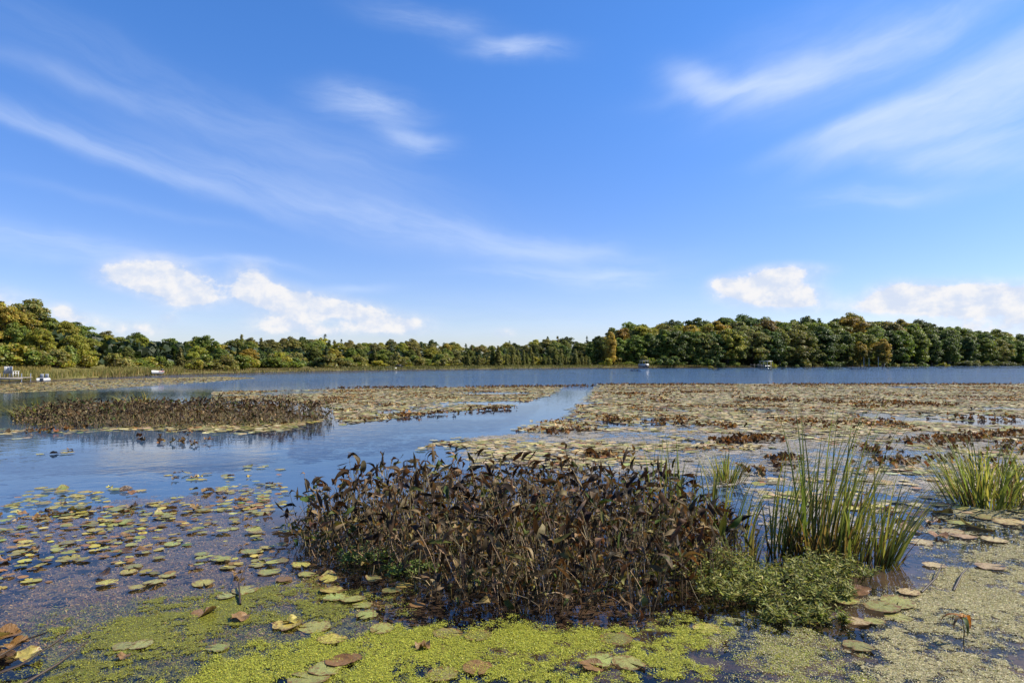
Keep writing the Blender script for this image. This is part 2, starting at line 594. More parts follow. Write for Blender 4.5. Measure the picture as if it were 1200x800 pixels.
def water_material():
    m, N, out = new_mat('lake_water')
    g = N.node('ShaderNodeNewGeometry').outputs['Position']
    x, y, z = N.sep(g)
    # wind reaches the open water beyond the lily field; the channel among the pads lies calm
    open_w = N.ramp(N.math('ADD', y, N.math('MULTIPLY', N.noise(g, 0.06, 2), 10.0)), 46.0, 68.0)
    gust = N.noise(N.vec('MULTIPLY', g, (0.012, 0.05, 1.0)), 1.0, 5, 0.65)
    w1 = N.noise(N.vec('MULTIPLY', g, (0.8, 1.5, 1.0)), 1.0, 4, 0.6)
    w2 = N.noise(N.vec('MULTIPLY', g, (3.0, 4.0, 1.0)), 1.0, 3, 0.6)
    wav = N.math('ADD', N.math('MULTIPLY', w1, 0.20), N.math('MULTIPLY', w2, 0.060))
    calm = N.math('ADD', N.math('MULTIPLY', N.noise(g, 2.2, 3, 0.55), 0.006), N.math('MULTIPLY', N.noise(g, 9.0, 2, 0.5), 0.0012))
    h = N.math('ADD', calm, N.math('MULTIPLY', wav, N.math('MULTIPLY', open_w, N.ramp(gust, 0.30, 0.66, 0.35, 1.0))))
    bp = N.node('ShaderNodeBump')
    bp.inputs['Strength'].default_value = 1.0
    bp.inputs['Distance'].default_value = 1.0
    N.put(bp.inputs['Height'], h)
    fr = N.node('ShaderNodeFresnel')
    fr.inputs['IOR'].default_value = 1.40
    N.l.new(bp.outputs[0], fr.inputs['Normal'])
    gl = N.node('ShaderNodeBsdfGlossy')
    gl.inputs['Roughness'].default_value = 0.03
    N.l.new(bp.outputs[0], gl.inputs['Normal'])
    tr = N.node('ShaderNodeBsdfTransparent')
    tr.inputs['Color'].default_value = (0.86, 0.82, 0.76, 1)
    mx = N.node('ShaderNodeMixShader')
    # light that comes up from below (or down to the bed) leaves by refraction, not by total reflection
    back = N.node('ShaderNodeNewGeometry').outputs['Backfacing']
    N.put(mx.inputs[0], N.math('ADD', N.math('MULTIPLY', fr.outputs[0], N.math('SUBTRACT', 1.0, back)), N.math('MULTIPLY', back, 0.05)))
    N.l.new(tr.outputs[0], mx.inputs[1])
    N.l.new(gl.outputs[0], mx.inputs[2])
    N.l.new(mx.outputs[0], out.inputs[0])
    return m

# ------------------------------------------------------------------ the setting: terrain and water


SHORE = [(-180, 1.5), (-120, 2.5), (-95, 9), (-75, 26), (-55, 50)] + \
    [(math.degrees(math.atan((px - 600) / FPX)), 1520.0 / (py - YH) / math.cos(math.atan((px - 600) / FPX)))
     for px, py in ((0, 446.5), (60, 446), (140, 441), (250, 437.2), (400, 434.2), (500, 432.6), (600, 431.6), (680, 430.8), (740, 430.2), (850, 429.6), (1000, 428.8), (1200, 427.8))] + \
    [(48, 400), (60, 260), (75, 90), (95, 14), (120, 3.0), (180, 1.5)]
SHORE = np.array(SHORE)
HILL = np.array([(-180, 1), (-60, 2.5), (-37, 2.6), (-28, 2.0), (-20, 1.6), (0, 1.8), (5, 2.5), (10, 5), (26, 8), (33, 6), (37, 5), (60, 4), (180, 1)])


def shore_r(azd):
    return np.interp(azd, SHORE[:, 0], SHORE[:, 1])


def ground_z(x, y):
    x, y = np.asarray(x, float), np.asarray(y, float)
    r = np.hypot(x, y)
    azd = np.degrees(np.arctan2(x, y))
    s = r - shore_r(azd) + (vnoise(x * 0.12, y * 0.12, 5, 3) - 0.5) * np.clip(r * 0.02, 0, 5)
    t = np.clip((s - 6) / np.clip(r * 0.35, 10, 120), 0, 1)
    land = 0.10 + np.clip(s, 0, 6) * 0.035 + np.interp(azd, HILL[:, 0], HILL[:, 1]) * t * t * (3 - 2 * t) + 0.1 * vnoise(x * 0.3, y * 0.3, 8, 2)
    dep = -0.24 - np.clip((r - 8.5) * 0.07, 0, 1.2) + (vnoise(x * 1.3, y * 1.3, 2, 4) - 0.5) * 0.16
    k = np.clip(-s / 2.0, 0, 1)
    return np.where(s > 0, land, land * (1 - k) + dep * k)


def build_terrain():
    a_front = np.linspace(-48, 48, 241)
    a_back = np.linspace(48, 312, 89)[1:-1]
    azs = np.radians(np.concatenate([a_front, a_back]))
    rs = np.concatenate([[0.25], np.geomspace(0.8, 700, 190), np.geomspace(760, 7000, 12)])
    A, R = np.meshgrid(azs, rs)
    X, Y = np.sin(A) * R, np.cos(A) * R
    Z = ground_z(X.ravel(), Y.ravel()).reshape(X.shape)
    V = np.stack([X, Y, Z], -1).reshape(-1, 3)
    na, nr = len(azs), len(rs)
    i = np.arange(nr - 1)[:, None] * na
    j = np.arange(na)[None]
    j2 = (j + 1) % na
    F = np.stack([i + j, i + j2, i + na + j2, i + na + j], -1).reshape(-1, 4)
    F = F[:, ::-1]
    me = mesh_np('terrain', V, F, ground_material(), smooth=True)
    tag(link('ground', me), 'lake bed and low grassy land around the lake', 'ground', kind='structure')
    # water sheet
    ring = np.radians(np.linspace(0, 360, 97)[:-1])
    V = [(0, 0, 0)] + [(math.sin(a) * 620, math.cos(a) * 620, 0) for a in ring]
    F = [(0, 1 + (k + 1) % 96, 1 + k) for k in range(96)]
    me = mesh_np('water', V, F, water_material())
    tag(link('lake_water', me), 'shallow lake water, calm among the lily pads and rippled beyond', 'water', kind='structure')


build_terrain()

# ------------------------------------------------------------------ trees


def tube(points, radii, sides=6):
    """tapered tube along points -> V, quads"""
    P = np.asarray(points, float)
    V, F = [], []
    for i, p in enumerate(P):
        t = P[min(i + 1, len(P) - 1)] - P[max(i - 1, 0)]
        t = t / (np.linalg.norm(t) + 1e-9)
        a = np.cross(t, (0.31, 0.95, 0.05))
        a /= np.linalg.norm(a) + 1e-9
        b = np.cross(t, a)
        for k in range(sides):
            an = 2 * math.pi * k / sides
            V.append(p + (a * math.cos(an) + b * math.sin(an)) * radii[i])
    for i in range(len(P) - 1):
        for k in range(sides):
            k2 = (k + 1) % sides
            F.append((i * sides + k, i * sides + k2, (i + 1) * sides + k2, (i + 1) * sides + k))
    return np.array(V), np.array(F)


QUAD = np.array([(-.5, -.38, 0.0), (.5, -.38, 0.05), (.42, .42, -0.05), (-.46, .40, 0.06)])
QF = np.array([(0, 1, 2), (0, 2, 3)])


def leaf_cloud(P, Nrm, size, bright, tint=0.12):
    """leaf clumps at P facing roughly Nrm; returns V,F,col"""
    n = len(P)
    Nn = Nrm + rng.normal(0, 0.55, (n, 3))
    Nn /= np.linalg.norm(Nn, axis=1)[:, None]
    up = rng.normal(0, 1, (n, 3))
    a = np.cross(Nn, up)
    a /= np.linalg.norm(a, axis=1)[:, None] + 1e-9
    b = np.cross(Nn, a)
    R = np.stack([a, b, Nn], -1)
    S = size * rng.uniform(0.6, 1.3, n)
    C = bright[:, None] * (1 + rng.normal(0, tint, (n, 3)) * np.array([1.0, 0.5, 0.6]))
    return scatter(QUAD, QF, R, S, P, np.clip(C, 0.2, 2.2))


def sphere_pts(n):
    d = rng.normal(0, 1, (n, 3))
    return d / np.linalg.norm(d, axis=1)[:, None]


def deciduous(seed, lobes=34, per=230, base=0.16, flat=1.0, width=0.36, lsize=0.027):
    """unit-height tree: returns crown mesh, trunk mesh"""
    st = np.random.default_rng(seed)
    cz, hz = (1 + base) / 2, (1 - base) / 2
    parts, cents = [], []
    for k in range(lobes):
        zz = (k + 0.5) / lobes * 2 - 1
        zz = np.sign(zz) * abs(zz) ** 0.85
        rad = math.sqrt(max(0, 1 - zz * zz * (0.75 if zz < 0 else 1.0))) * st.uniform(0.40, 1.12) * (1 + .22 * math.sin(k * 2.399 + seed) + .18 * math.sin(2.0 * k * 2.399 + seed * 2))
        an = k * 2.399 + st.uniform(-.5, .5)
        c = np.array([math.cos(an) * rad * width * 0.82, math.sin(an) * rad * width * 0.82, cz + zz * hz * 0.86 + st.uniform(-.06, .06)])
        r = st.uniform(0.05, 0.125) * (1.0 if zz < 0.6 else 0.85)
        cents.append(c)
        d = sphere_pts(per)
        d[:, 2] = np.where(d[:, 2] < -0.3, -d[:, 2], d[:, 2])
        q = c + d * r * rng.uniform(0.62, 1.18, (per, 1)) * np.array([1.2, 1.2, 0.85])
        q += (vnoise(q[:, 0] * 30 + seed, q[:, 2] * 30, 3, 2) - 0.5)[:, None] * 0.03
        out = d * 0.8 + (q - np.array([0, 0, cz])) * 0.8 + np.array([0, 0, 0.25])
        br = np.full(per, st.uniform(0.72, 1.28)) * rng.uniform(0.7, 1.3, per)
        parts.append(leaf_cloud(q, out, lsize, br))
    V, F, C = joined(parts)
    crown = mesh_np('crown', V, F, M['tree_leaf'], C)
    tv, tf = [], []
    bend = st.normal(0, 0.02, 2)
    pts = [(0, 0, -0.03)] + [(bend[0] * t * 2, bend[1] * t * 2, t) for t in (0.12, 0.3, 0.5, 0.72)]
    v, f = tube(pts, [0.030, 0.022, 0.018, 0.013, 0.006], 7)
    tv.append(v)
    tf.append(f)
    o = len(v)
    for k in range(3, lobes, 3):
        c = cents[k]
        zb = max(0.14, min(0.6, c[2] - 0.16))
        s = np.array([bend[0] * zb * 2, bend[1] * zb * 2, zb])
        v, f = tube([s, s * 0.5 + c * 0.5 + np.array([0, 0, 0.02]), c], [0.010, 0.007, 0.003], 5)
        tv.append(v)
        tf.append(f + o)
        o += len(v)
    trunk = mesh_np('trunk', np.concatenate(tv), np.concatenate(tf), M['bark'], smooth=True)
    return crown, trunk


def conifer(seed, width=0.2, base=0.10, whorls=24, irregular=0.2, per=70, lsize=0.030):
    st = np.random.default_rng(seed)
    parts, tv, tf, o = [], [], [], 0
    v, f = tube([(0, 0, -0.03), (0.004, 0, 0.3), (0, 0.004, 0.7), (0, 0, 0.99)], [0.020, 0.015, 0.008, 0.002], 6)
    tv.append(v)
    tf.append(f)
    o += len(v)
    for k in range(whorls):
        t = k / (whorls - 1)
        z0 = base + (0.97 - base) * t
        L0 = width * (1 - t) ** 0.8 + 0.018
        nb = 6 if t < 0.7 else 4
        for j in range(nb):
            an = j * 2 * math.pi / nb + k * 0.9 + st.uniform(-.3, .3)
            L = L0 * st.uniform(1 - irregular * 2, 1 + irregular)
            if L < 0.01 or st.uniform() < irregular * 0.5:
                continue
            droop = st.uniform(-.25, .12) * L
            m = max(6, int(per * L / width))
            s = rng.uniform(0.1, 1.0, m) ** 0.8
            q = np.stack([np.cos(an) * s * L, np.sin(an) * s * L, z0 + droop * s * s + 0 * s], -1)
            q += rng.normal(0, 1, (m, 3)) * np.array([1, 1, 0.5]) * 0.018
            out = np.stack([np.cos(an) * s, np.sin(an) * s, 0.7 + 0 * s], -1)
            parts.append(leaf_cloud(q, out, lsize, np.full(m, st.uniform(.75, 1.2)) * rng.uniform(.7, 1.3, m)))
            if j % 2 == 0:
                v, f = tube([(0, 0, z0), (math.cos(an) * L * .9, math.sin(an) * L * .9, z0 + droop * .8)], [0.004, 0.001], 4)
                tv.append(v)
                tf.append(f + o)
                o += len(v)
    V, F, C = joined(parts)
    crown = mesh_np('crown', V, F, M['tree_leaf'], C)
    trunk = mesh_np('trunk', np.concatenate(tv), np.concatenate(tf), M['bark'], smooth=True)
    return crown, trunk


def shrub_mesh(seed, lobes=14, per=120, lsize=0.07):
    st = np.random.default_rng(seed)
    parts = []
    for k in range(lobes):
        an, rr = st.uniform(0, 6.28), st.uniform(0, 0.42)
        c = np.array([math.cos(an) * rr, math.sin(an) * rr, st.uniform(0.18, 0.8) * (1 - rr * 0.9)])
        d = sphere_pts(per)
        q = c + d * st.uniform(0.13, 0.24) * rng.uniform(.6, 1.1, (per, 1))
        q[:, 2] = np.abs(q[:, 2]) + 0.01
        parts.append(leaf_cloud(q, d + np.array([0, 0, .3]), lsize, np.full(per, st.uniform(.7, 1.3)) * rng.uniform(.7, 1.3, per)))
    V, F, C = joined(parts)
    foliage = mesh_np('foliage', V, F, M['tree_leaf'], C)
    tv, tf, o = [], [], 0
    for k in range(5):
        an = k * 1.256 + st.uniform(-.3, .3)
        v, f = tube([(math.cos(an) * .04, math.sin(an) * .04, -0.05), (math.cos(an) * .15, math.sin(an) * .15, .35), (math.cos(an) * .28, math.sin(an) * .28, .6)], [.02, .014, .005], 5)
        tv.append(v)
        tf.append(f + o)
        o += len(v)
    return foliage, mesh_np('stem', np.concatenate(tv), np.concatenate(tf), M['bark'], smooth=True)


DEC = [deciduous(101, 66, 190, .10, 1, .38), deciduous(102, 74, 180, .16, 1, .46), deciduous(103, 58, 190, .22, 1, .36), deciduous(104, 70, 180, .08, 1, .34), deciduous(105, 84, 170, .14, 1, .50), deciduous(106, 78, 180, .06, 1, .44)]
CON = [conifer(201, .17, .08), conifer(202, .22, .06, 22, .3), conifer(203, .20, .22, 16, .55), conifer(204, .13, .05, 24, .2)]
SHR = [shrub_mesh(301), shrub_mesh(302, 18), shrub_mesh(303, 10)]

TOPS = np.array([(-80, 350), (0, 347), (20, 347), (40, 356), (60, 366), (80, 371), (100, 378), (112, 388), (130, 387), (150, 393), (165, 389), (180, 391), (200, 394), (215, 396), (235, 393), (250, 398), (265, 399), (283, 396), (300, 396),
                 (340, 395), (380, 394), (400, 397), (420, 400), (440, 400), (460, 398), (500, 399), (540, 401), (560, 403), (580, 403), (597, 401), (612, 403), (635, 394), (655, 394), (672, 397), (687, 402), (697, 398), (705, 391),
                 (720, 383), (740, 378), (770, 375.5), (800, 375), (830, 374), (860, 370), (880, 371), (900, 374), (930, 372), (960, 369.5), (985, 372), (1000, 370), (1020, 374), (1050, 372), (1080, 376), (1100, 381), (1130, 385), (1160, 386), (1200, 392), (1300, 396)])

GRN, DGR, YEL, GOLD, ORG, OLV, PINE = (0.155, 0.180, 0.032), (0.092, 0.122, 0.030), (0.27, 0.24, 0.034), (0.34, 0.25, 0.040), (0.31, 0.19, 0.036), (0.20, 0.18, 0.048), (0.070, 0.100, 0.046)
CNAME = {GRN: 'mid green', DGR: 'dark green', YEL: 'yellow-green', GOLD: 'golden yellow', ORG: 'orange-brown', OLV: 'olive green', PINE: 'blue-green'}


LANDMARKS = {'bank': [(28, 'behind the pale dock'), (70, 'behind the pedal boat'), (115, 'between pedal boat and picnic table'), (160, 'behind the picnic table'), (205, 'behind the rowing boat'), (999, 'where the reed bank ends')],
             'shore': [(350, 'next to the reed bank end'), (435, 'short of the skiff dock'), (490, 'behind the skiff dock'), (545, 'past the skiff dock'), (620, 'behind the first young conifers'), (999, 'behind the young conifers near the hill')],
             'hill': [(735, 'at the hill tip'), (775, 'behind the pontoon boat'), (830, 'just past the pontoon boat'), (880, 'just short of the boat lift'), (915, 'behind the boat lift'), (985, 'between boat lift and birches'), (1050, 'behind the pale birches'), (1120, 'just past the pale birches'), (9999, 'behind the willow thicket')]}


def near(zone, p):
    for lim, txt in LANDMARKS[zone]:
        if p < lim:
            return txt


def place_tree(proto, px, top, dist, wid, color, label, group, name, bark=None):
    """stand a tree on the ground at forward distance dist so that its top reaches the line of sight through (px, top)"""
    x = (px - 600.0) / FPX * dist
    gz = float(ground_z([x], [dist])[0])
    h = (YH - top) / FPX * dist + CAM_H - gz
    root = empty(name, (x, dist, gz - 0.05))
    tag(root, label, 'tree', group)
    rz = random.uniform(0, 6.28)
    w = wid * h
    c = color if isinstance(color, tuple) else GRN
    k = random.uniform(.82, 1.22)
    cc = tuple(v * k * random.uniform(.92, 1.08) for v in c)
    link('crown', proto[0], root, None, (0, 0, rz), (w, w, h), cc)
    link('trunk', proto[1] if bark is None else bark, root, None, (0, 0, rz), (w, w, h))
    return root


def forest():
    def row(x0, x1, step, dist_f, frac, cols, wts, con_p, zone, wid=(0.9, 1.25), protos=None, tier='', place=''):
        px = x0
        while px < x1:
            p = px + random.uniform(-.3, .3) * step
            d = dist_f(p)
            top = float(np.interp(p, TOPS[:, 0], TOPS[:, 1]))
            bot = YH + 1520.0 / d / 2
            t = bot - (bot - top) * frac * random.uniform(.90, 1.03)
            c = random.choices(cols, wts)[0]
            if random.random() < con_p:
                c2 = random.choice([PINE, DGR, PINE, OLV])
                place_tree(random.choice(CON), p, t - 1, d, random.uniform(.9, 1.3), c2, '%s pointed conifer %s %s' % (CNAME[c2], tier, near(place, p)), 'conifers ' + zone, 'conifer_tree')
            else:
                ww = random.uniform(*wid)
                place_tree(random.choice(protos or DEC), p, t, d, ww, c, '%s %s leafy tree %s %s' % ('broad' if ww > sum(wid) / 2 else 'narrow', CNAME[c], tier, near(place, p)), 'leafy trees ' + zone, 'leafy_tree')
            px += step * random.uniform(.8, 1.2)
    # wooded bank behind the reed bed
    zl = 'on the wooded bank behind the reed bed'
    dl = lambda p: np.interp(p, [-60, 0, 60, 140, 250, 320], [84, 88, 90, 104, 122, 142])
    row(-50, 300, 30, lambda p: dl(p) + 26, 1.0, [GRN, DGR, YEL, OLV], [4, 2, 3, 2], .10, zl, tier='in the back row', place='bank')
    row(-50, 300, 29, lambda p: dl(p) + 12, .88, [GRN, YEL, GOLD, OLV], [3, 4, 2, 1], .06, zl, tier='in the middle row', place='bank')
    row(-50, 300, 30, lambda p: dl(p) + 1, .66, [GRN, YEL, GOLD, DGR], [4, 4, 1, 1], .05, zl, tier='in the front row', place='bank')
    # low far shore across the open water
    zc = 'on the low far shore across the open water'
    dc = lambda p: np.interp(p, [280, 400, 500, 600, 700], [142, 163, 190, 222, 240])
    row(296, 700, 12, lambda p: dc(p) + 34, 1.0, [DGR, OLV, GRN, YEL], [3, 3, 2, 1], .34, zc, (.8, 1.15), tier='in the back row', place='shore')
    row(296, 700, 13, lambda p: dc(p) + 16, .90, [GRN, OLV, YEL, GOLD], [3, 3, 2, .6], .26, zc, (.9, 1.2), tier='in the middle row', place='shore')
    row(296, 695, 14, lambda p: dc(p) + 3, .68, [GRN, OLV, YEL, DGR], [3, 3, 2, 2], .22, zc, (1.0, 1.4), tier='in the front row', place='shore')
    # wooded hill
    zr = 'on the wooded hill across the lake'
    dr = lambda p: np.interp(p, [690, 740, 850, 1000, 1200, 1300], [238, 240, 252, 292, 352, 380])
    row(700, 1290, 16, lambda p: dr(p) + 52, 1.0, [GRN, DGR, YEL, OLV, GOLD], [5, 2, 2.4, 2, .8], .03, zr, (.85, 1.1), tier='on the hill crest', place='hill')
    row(696, 1290, 17, lambda p: dr(p) + 26, .90, [GRN, DGR, YEL, OLV, GOLD, ORG], [5, 3, 2, 2, .8, .4], .0, zr, (.9, 1.15), tier='on the hill slope', place='hill')
    row(692, 1290, 16, lambda p: dr(p) + 4, .74, [GRN, DGR, OLV, YEL], [4, 4, 2, 1], .0, zr, (.95, 1.25), tier='at the hill foot', place='hill')
    # single trees that stand out
    place_tree(DEC[3], 716, 390, 236, .62, GOLD, 'golden orange autumn tree at the tip of the wooded hill', None, 'leafy_tree')
    place_tree(DEC[5], 700, 394, 240, .75, DGR, 'dark green tree before the golden orange one at the hill tip', None, 'leafy_tree')
    place_tree(DEC[3], 693, 401, 239, .9, GRN, 'low green tree beside the lone ragged pine at the hill tip', None, 'leafy_tree')
    place_tree(DEC[0], 998, 371, 318, 1.0, ORG, 'rust-brown tree crown on the hilltop above the pale trunks', None, 'leafy_tree')
    place_tree(DEC[2], 1034, 398, 284, .95, GOLD, 'golden yellow tree with pale trunk at the foot of the wooded hill', None, 'leafy_tree')
    place_tree(DEC[2], 1008, 401, 286, .8, GOLD, 'smaller golden tree with pale trunk beside the golden yellow one', None, 'leafy_tree')
    place_tree(DEC[1], 897, 378, 290, .9, (0.15, 0.095, 0.024), 'brownish autumn tree high on the wooded hill', None, 'leafy_tree')
    place_tree(DEC[4], 2, 356, 90, .85, GOLD, 'big golden yellow tree beside the sloping lawn', None, 'leafy_tree')
    place_tree(CON[2], 688, 393.5, 268, .8, PINE, 'lone tall ragged pine beside the tip of the hill', None, 'conifer_tree')
    place_tree(CON[2], 381, 391, 205, .9, PINE, 'tall ragged pine poking above the far tree line', None, 'conifer_tree')
    place_tree(CON[2], 597, 399, 270, .9, PINE, 'flat-topped pine poking above the low far shore', None, 'conifer_tree')
    place_tree(CON[3], 283, 391, 165, .9, OLV, 'thin bare-topped conifer where the bank meets the far shore', None, 'conifer_tree')
    place_tree(DEC[1], 240, 395, 128, 1.0, GRN, 'broad fresh green tree at the end of the reed bank', None, 'leafy_tree')
    for p, d in ((1012, 282), (1018, 282.6), (1029, 281.5), (1036, 283)):
        x = (p - 600) / FPX * d
        gz = float(ground_z([x], [d])[0])
        hh = random.uniform(6.5, 8)
        r = empty('birch_tree', (x, d, gz - .05))
        tag(r, 'slender birch with a pale bare trunk at the foot of the wooded hill', 'tree', 'pale birches at the foot of the hill')
        v, f = tube([(0, 0, 0), (.05, 0, hh * .5), (random.uniform(-.3, .3), 0, hh)], [.16, .13, .05], 6)
        link('trunk', mesh_np('birch_trunk', v, f, M['pale_bark'], smooth=True), r)
        link('crown', SHR[1][0], r, (0, 0, hh * .72), None, (3.0, 3.0, 3.4), (0.16, .13, .025))
    # shrubs along the water's edge and young conifers on the marsh
    def shrub(px, d, w, h, c, label, group):
        x = (px - 600) / FPX * d
        gz = float(ground_z([x], [d])[0])
        r = empty('shrub', (x, d, gz))
        tag(r, label, 'shrub', group)
        rz = random.uniform(0, 6.28)
        s = random.choice(SHR)
        k = random.uniform(.85, 1.2)
        link('foliage', s[0], r, None, (0, 0, rz), (w, w, h), tuple(v * k for v in c))
        link('stem', s[1], r, None, (0, 0, rz), (w, w, h))
    for k in range(44):
        p = random.uniform(-40, 300)
        shrub(p, float(dl(p)) - random.uniform(2, 7), random.uniform(2.5, 5), random.uniform(1.4, 3.4), random.choice([YEL, OLV, GRN, OLV]), 'low leafy shrub on the bank ' + near('bank', p), 'shrubs below the wooded bank')
    for k in range(70):
        p = random.uniform(300, 690)
        shrub(p, float(dc(p)) - random.uniform(1, 10), random.uniform(3, 6), random.uniform(1.6, 4.2), random.choice([YEL, OLV, OLV, GRN, DGR]), 'bushy shrub on the low shore ' + near('shore', p), 'shrubs on the low far shore')
    for k in range(80):
        p = random.uniform(700, 1260)
        shrub(p, float(dr(p)) - random.uniform(-3, 6), random.uniform(3.5, 7), random.uniform(1.6, 4.6), random.choice([DGR, DGR, OLV, GRN]), 'bushy shrub along the hill foot ' + near('hill', p), 'shrubs below the wooded hill')
    for k in range(16):
        p = random.uniform(1125, 1230)
        shrub(p, float(dr(p)) - random.uniform(8, 22), random.uniform(6, 10), random.uniform(2.6, 4.6), (0.10, .105, .028), 'pale willow thicket at the marsh end of the hill', 'willow shrubs at the marsh end')
    for p, hh in ((1107, 3.4), (903, 4.0), (833, 2.2), (712, 3)):
        shrub(p, float(dr(p)) - 8, 4, hh, YEL, 'bright yellow-green bush standing before the dark hill foot', 'bright bushes before the hill')
    for k in range(78):
        p = 540 + 152 * random.random() ** 0.8
        d = float(dc(p)) - random.uniform(2, 18)
        x = (p - 600) / FPX * d
        gz = float(ground_z([x], [d])[0])
        hh = random.uniform(2.2, 4.2) * (1.5 if random.random() < .16 else 1)
        r = empty('young_conifer', (x, d, gz - .05))
        tag(r, ('taller' if hh > 4.3 else 'small') + ' young yellow-green conifer on the far marsh ' + ('past the skiff dock' if p < 590 else 'near the lone ragged pine' if p > 650 else 'halfway to the hill'), 'tree', 'young conifers on the far marsh')
        cc = random.choice([(0.19, .19, .045), (0.22, .20, .05), (0.15, .165, .04)])
        pr = CON[random.choice([0, 3])]
        link('crown', pr[0], r, None, (0, 0, random.uniform(0, 6)), (hh * 1.25, hh * 1.25, hh), cc)
        link('trunk', pr[1], r, None, None, (hh, hh, hh))
    # undergrowth closing the foot of the woods
    parts = []
    for x0, x1, df, n in ((-60, 305, dl, 9000), (292, 700, dc, 10000), (698, 1300, dr, 16000)):
        p = rng.uniform(x0, x1, n)
        d = df(p) + rng.uniform(4, 40, n)
        x = (p - 600) / FPX * d
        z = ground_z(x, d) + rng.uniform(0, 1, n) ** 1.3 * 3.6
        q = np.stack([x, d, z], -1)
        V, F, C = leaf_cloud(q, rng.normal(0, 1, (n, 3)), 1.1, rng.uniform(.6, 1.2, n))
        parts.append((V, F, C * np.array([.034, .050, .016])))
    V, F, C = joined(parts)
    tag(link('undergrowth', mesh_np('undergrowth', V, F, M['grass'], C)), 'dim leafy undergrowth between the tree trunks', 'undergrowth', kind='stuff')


forest()


# ------------------------------------------------------------------ marsh grass on the shores
BLV = np.array([(-.5, 0, 0), (.5, 0, 0), (.28, .04, .55), (-.28, .04, .55), (.0, .22, 1.0)])
BLF = np.array([(0, 1, 2), (0, 2, 3), (3, 2, 4)])


def grass_band(name, label, n, px0, px1, s0, s1, h0, h1, wid, cols, wts, dens_seed):
    p = rng.uniform(px0, px1, n)
    azd = np.degrees(np.arctan((p - 600) / FPX))
    r = shore_r(azd) + rng.uniform(s0, s1, n)
    x, y = np.sin(np.radians(azd)) * r, np.cos(np.radians(azd)) * r
    k = vnoise(x * .25, y * .25, dens_seed, 3)
    keep = k > rng.uniform(.15, .55, n)
    x, y, k = x[keep], y[keep], k[keep]
    m = len(x)
    z = np.maximum(ground_z(x, y), -0.1)
    h = rng.uniform(h0, h1, m) * (0.6 + 0.8 * k)
    S = np.stack([np.full(m, wid) * rng.uniform(.7, 1.3, m), h * .8, h], -1)
    R = rot_xyz(rng.normal(0, .12, m), rng.normal(0, .12, m), rng.uniform(0, 6.28, m))
    V, F, C = scatter(BLV, BLF, R, S, np.stack([x, y, z], -1), palette(cols, m, .2, wts))
    tag(link(name, mesh_np(name, V, F, M['grass'], C)), label, 'grass', kind='stuff')


TAN, STRAW, OLG = (0.20, 0.135, 0.045), (0.26, 0.20, 0.075), (0.105, 0.10, 0.025)
grass_band('reed_bed', 'tall olive and straw reed bed along the near bank', 15000, -60, 215, 0, 10, .55, .95, .05, [(0.17, .155, .035), (0.34, .26, .085), (0.27, .19, .06), (0.14, .15, .035)], [4, 2, 2, 3], 21)
grass_band('marsh_grass', 'straw-coloured marsh grass along the bank', 9000, 120, 420, -2, 9, .25, .5, .07, [TAN, STRAW, OLG], [3, 3, 3], 22)
grass_band('marsh_grass', 'yellow-green marsh grass on the low far shore', 14000, 400, 705, -1, 20, .3, .6, .12, [OLG, STRAW, (0.13, .125, .03)], [4, 1, 4], 23)
grass_band('marsh_grass', 'tan and green marsh grass below the wooded hill', 14000, 700, 1280, -1, 9, .3, .7, .14, [OLG, TAN, (0.10, .095, .03)], [3, 3, 3], 24)
grass_band('lawn_grass', 'golden grass slope beside the big yellow tree', 6000, -60, 60, 8, 24, .25, .5, .08, [(0.26, .19, .04), (0.2, .16, .04)], [1, 1], 25)

# ------------------------------------------------------------------ boats, docks and other things on the far shores


def box(V, F, c, s):
    o = len(V)
    for dx, dy, dz in ((-1, -1, -1), (1, -1, -1), (1, 1, -1), (-1, 1, -1), (-1, -1, 1), (1, -1, 1), (1, 1, 1), (-1, 1, 1)):
        V.append((c[0] + dx * s[0] / 2, c[1] + dy * s[1] / 2, c[2] + dz * s[2] / 2))
    for f in ((0, 3, 2, 1), (4, 5, 6, 7), (0, 1, 5, 4), (1, 2, 6, 5), (2, 3, 7, 6), (3, 0, 4, 7)):
        F.append(tuple(o + i for i in f))


def boxes(name, mat, parent, items, bevel=0.0):
    V, F = [], []
    for c, s in items:
        box(V, F, c, s)
    me = mesh_np(name, V, F, mat)
    o = link(name, me, parent)
    if bevel:
        md = o.modifiers.new('bevel', 'BEVEL')
        md.width = bevel
        md.segments = 2
    return o


def tubes(name, mat, parent, lines, r, sides=7):
    tv, tf, o = [], [], 0
    for ln in lines:
        v, f = tube(ln, [r] * len(ln), sides)
        tv.append(v)
        tf.append(f + o)
        o += len(v)
    return link(name, mesh_np(name, np.concatenate(tv), np.concatenate(tf), mat, smooth=True), parent)


